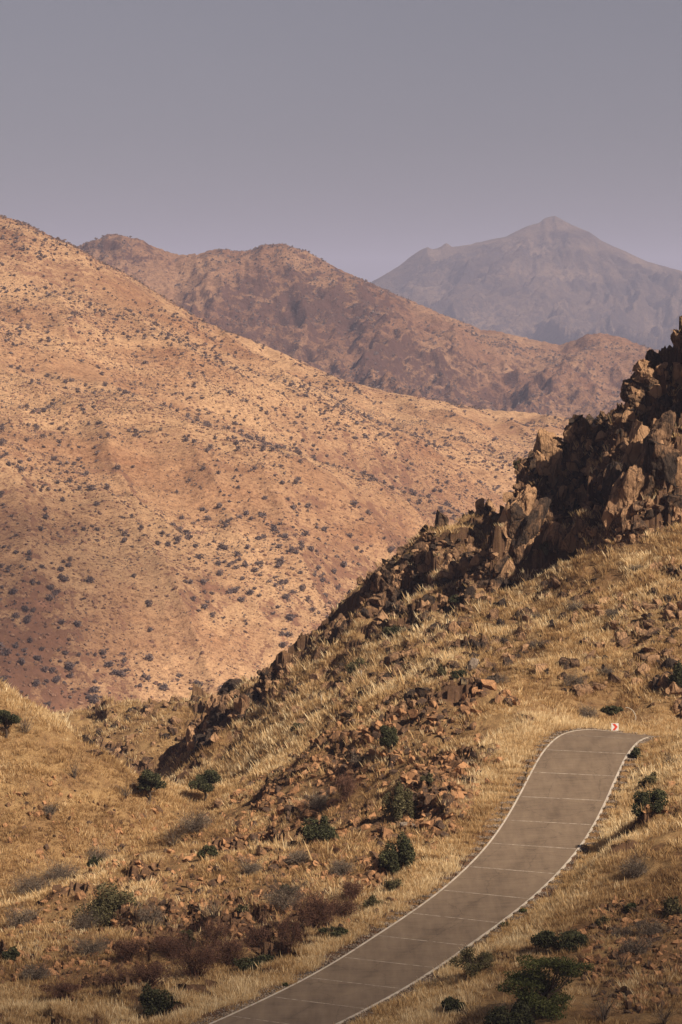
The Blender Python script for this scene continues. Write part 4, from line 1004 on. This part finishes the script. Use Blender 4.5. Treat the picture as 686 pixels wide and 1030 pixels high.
BUSHES = [
 ('grey', 540, 625, 16, 9, 'small brown shrub on the golden slope below the ribbed cliff', 'shrub'),
 ('grey', 640, 575, 16, 8, 'small dull shrub high on the golden slope under the big dark wall', 'shrub'),
 ('grey', 612, 680, 18, 10, 'brown shrub low on the golden slope near the right edge', 'shrub'),
 ('bare', 215, 925, 26, 20, 'bare brown shrub between the flat topped bush and the reddish shrubs', 'shrub'),
 ('red', 130, 965, 36, 22, 'dark reddish scrub below and right of the flat topped bush', 'shrub'),
 ('red', 215, 950, 34, 24, 'dark reddish shrub above the reddish thorn shrub', 'shrub'),
 ('grey', 35, 985, 34, 16, 'dark grey scrub beside the rock pile at the lower left', 'shrub'),
 ('grey', 345, 880, 28, 16, 'grey brown scrub left of the tall dark green bush', 'shrub'),
 ('olive', 430, 790, 16, 12, 'small olive bush in the knoll rubble near the road verge', 'bush'),
 ('grey', 365, 770, 24, 14, 'brown tangle of twigs in the knoll rubble left of the small green tree', 'shrub'),
 ('olive', 300, 735, 16, 9, 'olive bush on the skyline end of the knoll', 'bush'),
 ('red', 260, 955, 34, 26, 'reddish brown shrub between the two tall reddish shrubs', 'shrub'),
 ('red', 172, 962, 40, 26, 'reddish shrub behind the big reddish shrub on the lower left', 'shrub'),
 ('red', 345, 925, 30, 24, 'reddish shrub at the right shoulder of the tall reddish brown shrub', 'shrub'),
 ('grey', 150, 930, 34, 20, 'grey brown scrub right of the flat topped bush', 'shrub'),
 ('grey', 90, 960, 40, 18, 'dark grey scrub below the flat topped bush', 'shrub'),
 ('red', 62, 1002, 44, 16, 'low dark red scrub at the far left above the roadside grass', 'shrub'),
 ('grey', 250, 880, 30, 16, 'brown twiggy scrub on the open slope left of the dark green bush', 'shrub'),
 ('grey', 300, 868, 26, 14, 'brown scrub at the foot of the dark green bush on the open slope', 'shrub'),
 ('grey', 100, 868, 30, 16, 'grey scrub beside the small bright green bush', 'shrub'),
 ('grey', 20, 930, 36, 18, 'dark scrub at the left edge below the hollow', 'shrub'),
 ('bare', 175, 850, 26, 22, 'bare brown shrub between the gully trees and the lower slope', 'shrub'),
 ('grey', 640, 960, 34, 18, 'brown scrub near the right edge above the bare thorn shrubs', 'shrub'),
 ('low', 290, 900, 20, 12, 'small dark green bush above the dark grey twiggy bush', 'bush'),
 ('round', 160, 1016, 48, 30, 'dark green rounded bush at the bottom left on the roadside grass', 'bush'),
 ('acacia', 548, 1022, 88, 62, 'large spreading green thorn tree at the bottom beside the road', 'tree'),
 ('round', 514, 1046, 56, 44, 'dark green bush in front of the spreading thorn tree at the bottom edge', 'bush'),
 ('low', 562, 957, 58, 26, 'low wide dark green bush just above the spreading thorn tree', 'bush'),
 ('fluffy', 478, 976, 48, 24, 'feathery grey green bush leaning over the right kerb', 'bush'),
 ('low', 456, 1017, 25, 14, 'small green bush left of the spreading thorn tree', 'bush'),
 ('grey', 640, 881, 34, 22, 'rounded olive grey bush right of the middle of the road', 'bush'),
 ('low', 655, 816, 40, 24, 'dark rounded bush right of the road, lower of two near the crest', 'bush'),
 ('olive', 653, 793, 22, 16, 'small dark brown bush, upper of two near the road crest', 'bush'),
 ('low', 634, 917, 16, 11, 'tiny dark bush in the grass below the olive grey bush', 'bush'),
 ('olive', 676, 920, 22, 18, 'small olive bush at the right edge beside the tiny dark bush', 'bush'),
 ('grey', 655, 940, 34, 16, 'low straggly grey shrub at the right edge below the small olive bush', 'shrub'),
 ('grey', 626, 945, 24, 14, 'brown tangle of twigs left of the straggly grey shrub', 'shrub'),
 ('bare', 607, 1028, 46, 34, 'bare brown thorn shrub right of the spreading thorn tree', 'shrub'),
 ('bare', 626, 975, 26, 24, 'small bare thorn shrub above the bigger bare shrub', 'shrub'),
 ('bare', 668, 1030, 30, 22, 'bare thorn shrub in the bottom right corner', 'shrub'),
 ('olive', 607, 930, 15, 8, 'yellowish low plant in the grass above the low wide bush', 'plant'),
 ('flat', 112, 925, 66, 40, 'large flat topped olive bush on the lower left slope', 'bush'),
 ('grey', 88, 935, 34, 20, 'dark twiggy shrub at the left foot of the flat topped bush', 'shrub'),
 ('red', 196, 985, 60, 44, 'reddish brown bare shrub above the rounded roadside bush', 'shrub'),
 ('red', 232, 972, 36, 32, 'reddish thorn shrub touching the roadside grass', 'shrub'),
 ('red', 150, 990, 44, 24, 'low reddish scrub left of the big reddish shrub', 'shrub'),
 ('red', 118, 994, 40, 20, 'low dark red scrub above the grass in the lower left', 'shrub'),
 ('red', 318, 936, 52, 42, 'tall reddish brown shrub left of the middle of the road', 'shrub'),
 ('red', 292, 957, 30, 36, 'narrow reddish shrub below the tall reddish brown shrub', 'shrub'),
 ('red', 356, 905, 30, 20, 'small reddish shrub right of the tall reddish brown shrub', 'shrub'),
 ('grey', 284, 913, 46, 28, 'dark grey twiggy bush above the tall reddish shrub', 'shrub'),
 ('low', 258, 975, 44, 16, 'low dark green bush beside the left verge of the road', 'bush'),
 ('low', 335, 942, 28, 12, 'low green clump right of the narrow reddish shrub', 'bush'),
 ('fluffy', 376, 915, 22, 14, 'grey green tuft bush close to the left road edge', 'bush'),
 ('fluffy', 396, 897, 20, 14, 'pale grey bush above the grey green tuft by the road', 'bush'),
 ('low', 325, 846, 44, 28, 'dark green bush on the open slope below the knoll', 'bush'),
 ('round', 402, 874, 40, 40, 'tall dark green bush at the foot of the knoll near the road', 'bush'),
 ('olive', 403, 822, 36, 42, 'olive grey upright bush in the rubble of the knoll', 'bush'),
 ('tree', 391, 762, 26, 32, 'small green tree with a bare trunk on the knoll', 'tree'),
 ('red', 348, 806, 26, 30, 'reddish bare shrub in the middle of the knoll', 'shrub'),
 ('grey', 320, 812, 34, 18, 'grey tangle of twigs on the grassy flank of the knoll', 'shrub'),
 ('tree', 150, 806, 38, 32, 'bushy green tree in the gully at the left', 'tree'),
 ('tree', 206, 806, 40, 32, 'dark wide tree in the gully right of the bushy green tree', 'tree'),
 ('bare', 126, 803, 20, 18, 'bare shrub left of the bushy green gully tree', 'shrub'),
 ('tree', 6, 742, 30, 30, 'dark tree at the left edge on the grassy slope', 'tree'),
 ('bare', 26, 738, 24, 24, 'bare branched shrub beside the dark tree on the left edge', 'shrub'),
 ('low', 97, 873, 17, 12, 'small bright green bush on the left slope', 'bush'),
 ('grey', 52, 819, 17, 12, 'small round grey shrub alone on the left slope', 'shrub'),
 ('grey', 196, 836, 34, 24, 'pale brown twiggy shrub at the left foot of the knoll spine', 'shrub'),
 ('bare', 75, 783, 16, 22, 'thin bare shrub on the upper left slope', 'shrub'),
 ('grey', 60, 885, 44, 20, 'dark low scrub in the hollow between the two left slopes', 'shrub'),
 ('grey', 30, 900, 44, 22, 'dark low scrub at the left end of the hollow', 'shrub'),
 ('low', 12, 968, 22, 14, 'dark green bush at the left edge near the rock pile', 'bush'),
 ('low', 187, 952, 20, 16, 'small dark green bush above the reddish shrubs', 'bush'),
 ('low', 210, 864, 20, 14, 'dark green bush on the slope under the knoll spine', 'bush'),
 ('olive', 243, 918, 14, 8, 'small yellow green plant on the lower slope', 'plant'),
 ('grey', 577, 690, 22, 14, 'grey oval shrub on the golden slope above the knoll hump', 'shrub'),
 ('grey', 590, 722, 24, 14, 'purplish oval shrub just above the road crest', 'shrub'),
 ('low', 616, 716, 22, 8, 'flat green bush above the chevron sign', 'bush'),
 ('round', 684, 694, 22, 26, 'dark green tree at the right edge above the road crest', 'tree'),
 ('grey', 580, 616, 24, 14, 'dull grey shrub in the middle of the golden slope', 'shrub'),
 ('grey', 618, 622, 20, 12, 'dull brown shrub right of the dull grey shrub on the golden slope', 'shrub'),
 ('low', 461, 684, 20, 10, 'dark green bush below the pale grey boulder', 'bush'),
 ('olive', 444, 680, 12, 12, 'small olive bush left of the pale grey boulder', 'bush'),
 ('low', 400, 640, 30, 14, 'green bushes in the shaded gully under the ridge', 'bush'),
 ('olive', 362, 676, 26, 14, 'yellow green bush at the lower end of the shaded gully', 'bush'),
 ('low', 460, 606, 16, 9, 'green bush at the base of the ribbed cliff', 'bush'),
 ('olive', 548, 556, 12, 12, 'pale green bush in a crack of the dark cliff', 'bush'),
 ('olive', 520, 463, 14, 8, 'yellow green bush on the skyline left of the orange slab', 'bush'),
 ('grey', 540, 652, 18, 9, 'faint brown shrub low on the golden slope', 'shrub'),
 ('grey', 500, 688, 24, 10, 'brown twiggy shrub behind the knoll hump', 'shrub'),
 ('bare', 672, 770, 18, 14, 'bare shrub on the bank right of the road crest', 'shrub'),
 ('low', 640, 762, 13, 10, 'dark little shrub on the right road shoulder near the crest', 'shrub'),
]
for b in BUSHES: bush(*b[:5], label=b[5], cat=b[6])
# little green weeds on the kerb
for (u, v, w, h, lab) in ((508, 932, 9, 7, 'tiny green weed on the right kerb, lower of the two'), (526, 918, 8, 6, 'tiny green weed on the right kerb, upper of the two'), (287, 992, 6, 5, 'tiny green weed on the left road edge')):
    p = hit(u, v); s = p.y/F; a = Acc()
    leaves(a, [(0, 0, h*s*0.4), (w*s*0.25, 0, h*s*0.3), (-w*s*0.25, 0.02, h*s*0.3)], [(w*s*0.3, w*s*0.3, h*s*0.35)]*3, 160, 0.06, np.random.default_rng(int(u)), 0.5)
    tag(link('weed', a.mesh('weed', M['acacia']), None, p), lab, 'weed')

# ------------------------------------------------------------------ chevron sign on its post
def simple_mat(name, col, rough=0.6, metal=0.0):
    m, nt, ns, ls = new_mat(name)
    geo = ns.new('ShaderNodeNewGeometry').outputs['Position']; n = noise_n(ns, ls, geo, 6, 5, 0.7)
    r = ramp(ns, [(0.3, tuple(x*0.8 for x in col)), (0.7, col)]); ls.new(n.outputs[0], r.inputs[0])
    m = finish(m, nt, ns, ls, r.outputs[0], rough); return m
M['white'] = simple_mat('sign_white', (0.72, 0.70, 0.68)); M['redp'] = simple_mat('sign_red', (0.62, 0.075, 0.045)); M['steel'] = simple_mat('galvanised_steel', (0.3, 0.3, 0.3), 0.5)
def box_bm(bm, x0, x1, y0, y1, z0, z1):
    vs = [bm.verts.new(c) for c in ((x0, y0, z0), (x1, y0, z0), (x1, y1, z0), (x0, y1, z0), (x0, y0, z1), (x1, y0, z1), (x1, y1, z1), (x0, y1, z1))]
    for q in ((0, 3, 2, 1), (4, 5, 6, 7), (0, 1, 5, 4), (1, 2, 6, 5), (2, 3, 7, 6), (3, 0, 4, 7)): bm.faces.new([vs[i] for i in q])
def bm_obj(name, bm, mat, parent=None, loc=None, bev=0.0):
    if bev: bmesh.ops.bevel(bm, geom=bm.edges[:], offset=bev, segments=2, affect='EDGES')
    me = bpy.data.meshes.new(name); bm.to_mesh(me); bm.free(); me.materials.append(mat); return link(name, me, parent, loc)
sd = 239.0; sx = (618.5-U0)/F*sd; sz = -(731.2-V0)/F*sd
gz = float(near_h(np.array([sx]), np.array([sd]))[0])
root = empty('chevron_sign', (sx, sd, gz)); root.rotation_euler = (0, 0, 0.06)
tag(root, 'square white road sign with a red chevron pointing right at the road crest', 'road sign')
hb = sz-gz
bm = bmesh.new(); box_bm(bm, -0.31, 0.31, -0.012, 0.012, hb-0.31, hb+0.31); bm_obj('board', bm, M['white'], root, None, 0.004)
bm = bmesh.new()
for s_ in (1, -1):
    pts_ = [(-0.22, s_*0.27), (0.02, s_*0.27), (0.24, 0.0), (0.0, 0.0)]
    if s_ < 0: pts_ = pts_[::-1]
    a = [bm.verts.new((x, -0.024, hb+z)) for x, z in pts_]; b = [bm.verts.new((x, -0.015, hb+z)) for x, z in pts_]
    bm.faces.new(a); bm.faces.new(b[::-1])
    for i in range(4): bm.faces.new((a[i], b[i], b[(i+1) % 4], a[(i+1) % 4]))
bmesh.ops.recalc_face_normals(bm, faces=bm.faces[:])
bm_obj('chevron', bm, M['redp'], root)
bm = bmesh.new(); box_bm(bm, -0.03, 0.03, 0.016, 0.07, -0.3, hb+0.25); bm_obj('post', bm, M['steel'], root, None, 0.004)
# pale arched dead branch above the sign and two pale stalks
def stalk(name, pts_, r0, r1, lab, cat):
    a = Acc(); p0 = np.array(pts_[0]); tube(a, np.array(pts_)-p0, r0, r1, 6, 0.6)
    return tag(link(name, a.mesh(name, M['palewood']), None, tuple(p0)), lab, cat)
p = hit(639, 724); q = p.y/F
stalk('dead_branch', [(p.x+dx*q, p.y, p.z+dz*q) for dx, dz in ((0, -2), (0.5, 3), (-1, 7), (-3, 10), (-6.5, 12), (-10, 12.5))], 0.045, 0.02, 'pale arched dead branch above the chevron sign', 'branch')
for u, v, h, lab in ((363, 683, 9, 'short white post at the lower end of the shaded gully'), (323, 712, 13, 'thin pale stalk standing on the knoll skyline')):
    p = hit(u, v); q = p.y/F
    stalk('dry_stalk', [(p.x, p.y, p.z-0.2), (p.x+0.3*q, p.y, p.z+h*0.5*q), (p.x+0.2*q, p.y, p.z+h*q)], 0.06, 0.035, lab, 'stalk')

# ------------------------------------------------------------------ shrubs and stones of the far hillsides
def lump(n, size, seed):
    r = np.random.default_rng(seed); a = Acc()
    cs = [(r.uniform(-0.32, 0.32), r.uniform(-0.32, 0.32), r.uniform(0.35, 0.95)) for _ in range(5)]
    leaves(a, cs, [(0.5, 0.5, 0.42)]*5, n, size, r, 0.8)
    v = np.concatenate(a.v); f = np.concatenate(a.f); at = np.concatenate(a.a)-0.5
    return v, f, at*0.8
L_B = [lump(44, 0.24, 520+i) for i in range(6)]
L_C = [lump(16, 0.4, 540+i) for i in range(6)]

def scatter(sh, n, dmin, dmax, dens, occl=None):
    u = rng.uniform(-60, 746, n); d = np.sqrt(rng.uniform(dmin**2, dmax**2, n)); x = (u-U0)/F*d; z = sh['h'](x, d); v = V0-z/d*F
    ok = visible(x, d, z, sh, 3) & (rng.random(n) < dens(u, v, x, d))
    if occl is not None: ok &= v < occl(u)+6
    return x[ok], d[ok], z[ok], u[ok], v[ok]
def shrub_d(u, v, x, d):
    n = fbm2(x, d, 35, 3, 111); return np.clip(0.34+0.8*n+0.5*fbm2(x, d, 110, 3, 112)+0.25*smooth(150, 0, u)*smooth(380, 480, v), 0.03, 1)  # denser scrub at the lower left also helps imitate the soft shade there
x, y, z, u, v = scatter(HILL, 36000, 800, 1650, shrub_d, near_sil)
n = len(x); print('hill shrubs', n)
sz = 0.30+1.3*rng.random(n)**2.4
sz *= 1+0.25*smooth(420, 640, v)
order = np.argsort(-sz/y)
inside = [i for i in order if 0 <= u[i] <= 686 and v[i] < near_sil(u[i])-2 and y[i] < 1400]
ind = set(inside[:280]); restm = np.array([i not in ind for i in range(n)])
lib = [np_mesh('hillside_shrub', q[0], q[1], M['farshrub'], {'rnd': np.clip(q[2]+0.45, 0, 1)}) for q in [lump(170, 0.13, 600+i) for i in range(8)]]
for i in inside[:280]:
    o = bpy.data.objects.new('hillside_shrub', random.choice(lib)); COL.objects.link(o)
    o.location = (x[i], y[i], z[i]-0.1); s = sz[i]*1.05; o.scale = (s*random.uniform(0.85, 1.25), s*random.uniform(0.85, 1.2), s*random.uniform(0.75, 1.1)); o.rotation_euler.z = random.uniform(0, 6.28)
    tag(o, 'large mauve grey thorn shrub dotting the golden hillside across the valley', 'shrub', 'larger shrubs on the golden hillside')
def scat_obj(name, label, cat, protos, x, y, z, s, mat, flat=0.85, rot=None, bias=0.45):
    n = len(x); ang = rng.uniform(0, 6.283, n); R = np.zeros((n, 3, 3)); R[:, 0, 0] = np.cos(ang); R[:, 0, 1] = -np.sin(ang); R[:, 1, 0] = np.sin(ang); R[:, 1, 1] = np.cos(ang); R[:, 2, 2] = 1
    if rot is not None: R = rot
    V, Fc, A = batch(protos, np.column_stack([x, y, z]), s[:, None]*np.array([1, 1, flat])*rng.uniform(0.8, 1.2, (n, 3)), R, np.clip(bias+rng.normal(0, 0.15, n), 0, 1))
    return tag(link(name, np_mesh(name, V, Fc, M[mat], {'rnd': A})), label, cat, None, 'stuff')
scat_obj('hillside_scrub', 'small grey scrub scattered over the golden hillside', 'scrub', L_B, x[restm], y[restm], z[restm]-0.05, sz[restm], 'farshrub')
def stone_d(u, v, x, d):
    n = fbm2(x, d, 40, 4, 121); return np.clip(0.3+1.3*n+0.25*smooth(200, 0, u), 0.03, 1)
x, y, z, u, v = scatter(HILL, 90000, 800, 1600, stone_d, near_sil); n = len(x); print('hill stones', n)
M['hillrock'] = rock_mat('hill_rock', (0.10, 0.055, 0.04), (0.21, 0.11, 0.07), (0.32, 0.19, 0.12), 3.0, 0.3)
scat_obj('hillside_stones', 'small reddish stones scattered over the golden hillside', 'stones', ROCK1, x, y, z, 0.18+0.85*rng.random(n)**4, 'hillrock', 0.7, rots(n, 0.5))
def mid_d(u, v, x, d): return np.clip(0.55+0.9*fbm2(x, d, 90, 3, 131), 0.05, 1)
x, y, z, u, v = scatter(HILL, 120000, 800, 1500, lambda u, v, x, d: np.clip(0.45+1.2*fbm2(x, d, 30, 4, 117), 0.05, 1), near_sil)
print('hill tufts', len(x))
scat_obj('hillside_tufts', 'tiny brown dry tufts speckling the golden hillside', 'scrub', L_C, x, y, z-0.03, 0.14+0.32*rng.random(len(x))**2, 'farshrub', 0.8, None, 0.7)
hs = lambda uu: np.minimum(near_sil(uu), np.interp(uu, HILL['us'], HILL['vm'][-1]))
x, y, z, u, v = scatter(MID, 40000, 2300, 3050, mid_d, hs); n = len(x); print('mid shrubs', n)
scat_obj('mountain_scrub', 'tiny grey scrub dotting the brown mountain', 'scrub', L_C, x, y, z-0.1, 0.6+1.5*rng.random(n)**3, 'farshrub')

# ------------------------------------------------------------------ air, sky, sun, camera
bm = bmesh.new(); box_bm(bm, -12000, 12000, -1000, 21000, -263, 300)
m, nt, ns, ls = new_mat('haze')
pv = ns.new('ShaderNodeVolumePrincipled'); pv.inputs['Color'].default_value = (0.70, 0.71, 1.0, 1); pv.inputs['Density'].default_value = 9.4e-5
out = ns.new('ShaderNodeOutputMaterial'); ls.new(pv.outputs[0], out.inputs['Volume'])
tag(bm_obj('haze', bm, m), 'thin mauve dust haze filling the valley air', None, None, 'stuff')

SUN_EL, SUN_AZ = math.radians(41), math.radians(-39)     # azimuth measured from +x towards +y
w = bpy.data.worlds.new('World'); scene.world = w; w.use_nodes = True
nt = w.node_tree; ns = nt.nodes; ls = nt.links; ns.clear()
sky = ns.new('ShaderNodeTexSky'); sky.sky_type = 'NISHITA'; sky.sun_disc = False
sky.sun_elevation = SUN_EL; sky.sun_rotation = math.radians(90)-SUN_AZ
sky.altitude = 1200; sky.air_density = 1.0; sky.dust_density = 2.5; sky.ozone_density = 1.0
hsv = ns.new('ShaderNodeHueSaturation'); hsv.inputs['Saturation'].default_value = 0.35; ls.new(sky.outputs[0], hsv.inputs['Color'])
tint = mixc(ns, ls, 1.0, hsv.outputs[0], (0.53, 0.495, 0.54), 'MULTIPLY')
bg = ns.new('ShaderNodeBackground'); bg.inputs[1].default_value = 0.05; ls.new(tint, bg.inputs[0])
wo = ns.new('ShaderNodeOutputWorld'); ls.new(bg.outputs[0], wo.inputs[0])

sl = bpy.data.lights.new('sun', 'SUN'); sl.energy = 5.0; sl.angle = math.radians(0.55); sl.color = (1.0, 0.87, 0.70)
so = bpy.data.objects.new('sun', sl); COL.objects.link(so)
dv = Vector((math.cos(SUN_EL)*math.cos(SUN_AZ), math.cos(SUN_EL)*math.sin(SUN_AZ), math.sin(SUN_EL)))
so.rotation_euler = dv.to_track_quat('Z', 'Y').to_euler(); so.location = (60, 150, 80)

# unseen cloudy veils added only to shade the left hillside and the foreground
m, nt, ns, ls = new_mat('thin_shade_veil')
tc = ns.new('ShaderNodeTexCoord'); vl = ns.new('ShaderNodeVectorMath'); vl.operation = 'LENGTH'
mpc = ns.new('ShaderNodeMapping'); mpc.inputs['Scale'].default_value = (1, 1, 0); ls.new(tc.outputs['Object'], mpc.inputs[0]); ls.new(mpc.outputs[0], vl.inputs[0])
nz = noise_n(ns, ls, tc.outputs['Object'], 1.6, 5, 0.6)
q_ = mathn(ns, ls, 'ADD', vl.outputs['Value'], mathn(ns, ls, 'MULTIPLY', mathn(ns, ls, 'SUBTRACT', nz.outputs[0], 0.5), 0.7))
cr_ = ramp(ns, [(0.15, (0.32, 0.32, 0.32)), (0.95, (0, 0, 0))], 'EASE'); ls.new(q_, cr_.inputs[0])
tb = ns.new('ShaderNodeBsdfTransparent'); db = ns.new('ShaderNodeBsdfDiffuse'); db.inputs[0].default_value = (0.85, 0.85, 0.85, 1)
mx = ns.new('ShaderNodeMixShader'); ls.new(cr_.outputs[0], mx.inputs[0]); ls.new(tb.outputs[0], mx.inputs[1]); ls.new(db.outputs[0], mx.inputs[2])
ou = ns.new('ShaderNodeOutputMaterial'); ls.new(mx.outputs[0], ou.inputs[0])
m2 = m.copy(); m2.name = 'denser_shade_veil'
for n_ in m2.node_tree.nodes:
    if n_.type == 'VALTORGB': n_.color_ramp.elements[0].color = (0.42, 0.42, 0.42, 1)
def shade_veil(target, t, rad, lab, seed, m=m):
    v, f = ICO[4]; v = v.copy(); v *= (1+0.12*vn3(v*2.5+seed, seed))[:, None]
    o = link('shade_veil', np_mesh('shade_veil', v, f, m, None, True), None, tuple(Vector(target)+dv*t)); o.scale = rad
    return tag(o, lab, 'shade_veil')
shade_veil(P(5, 600, 915), 1500, (80, 160, 14), 'unseen veil added to shade the golden hillside', 3)
shade_veil(P(170, 1065, 165), 700, (125, 52, 8), 'unseen veil added to shade the foreground grass', 5, m2)

cam = bpy.data.cameras.new('camera'); co = bpy.data.objects.new('camera', cam); COL.objects.link(co)
cam.sensor_fit = 'VERTICAL'; cam.sensor_height = 36; cam.lens = 100; cam.shift_y = -(515-V0)/1030.0
cam.clip_start = 1; cam.clip_end = 60000
co.location = (0, 0, 0); co.rotation_euler = (math.radians(90), 0, 0)
scene.camera = co

scene.view_settings.view_transform = 'Standard'; scene.view_settings.look = 'None'; scene.view_settings.gamma = 1; scene.view_settings.exposure = 0.6
scene.view_settings.use_curve_mapping = False
cy = scene.cycles
cy.max_bounces = 4; cy.diffuse_bounces = 2; cy.glossy_bounces = 1; cy.transmission_bounces = 2; cy.transparent_max_bounces = 8; cy.volume_bounces = 0
cy.use_denoising = True; cy.caustics_reflective = False; cy.caustics_refractive = False
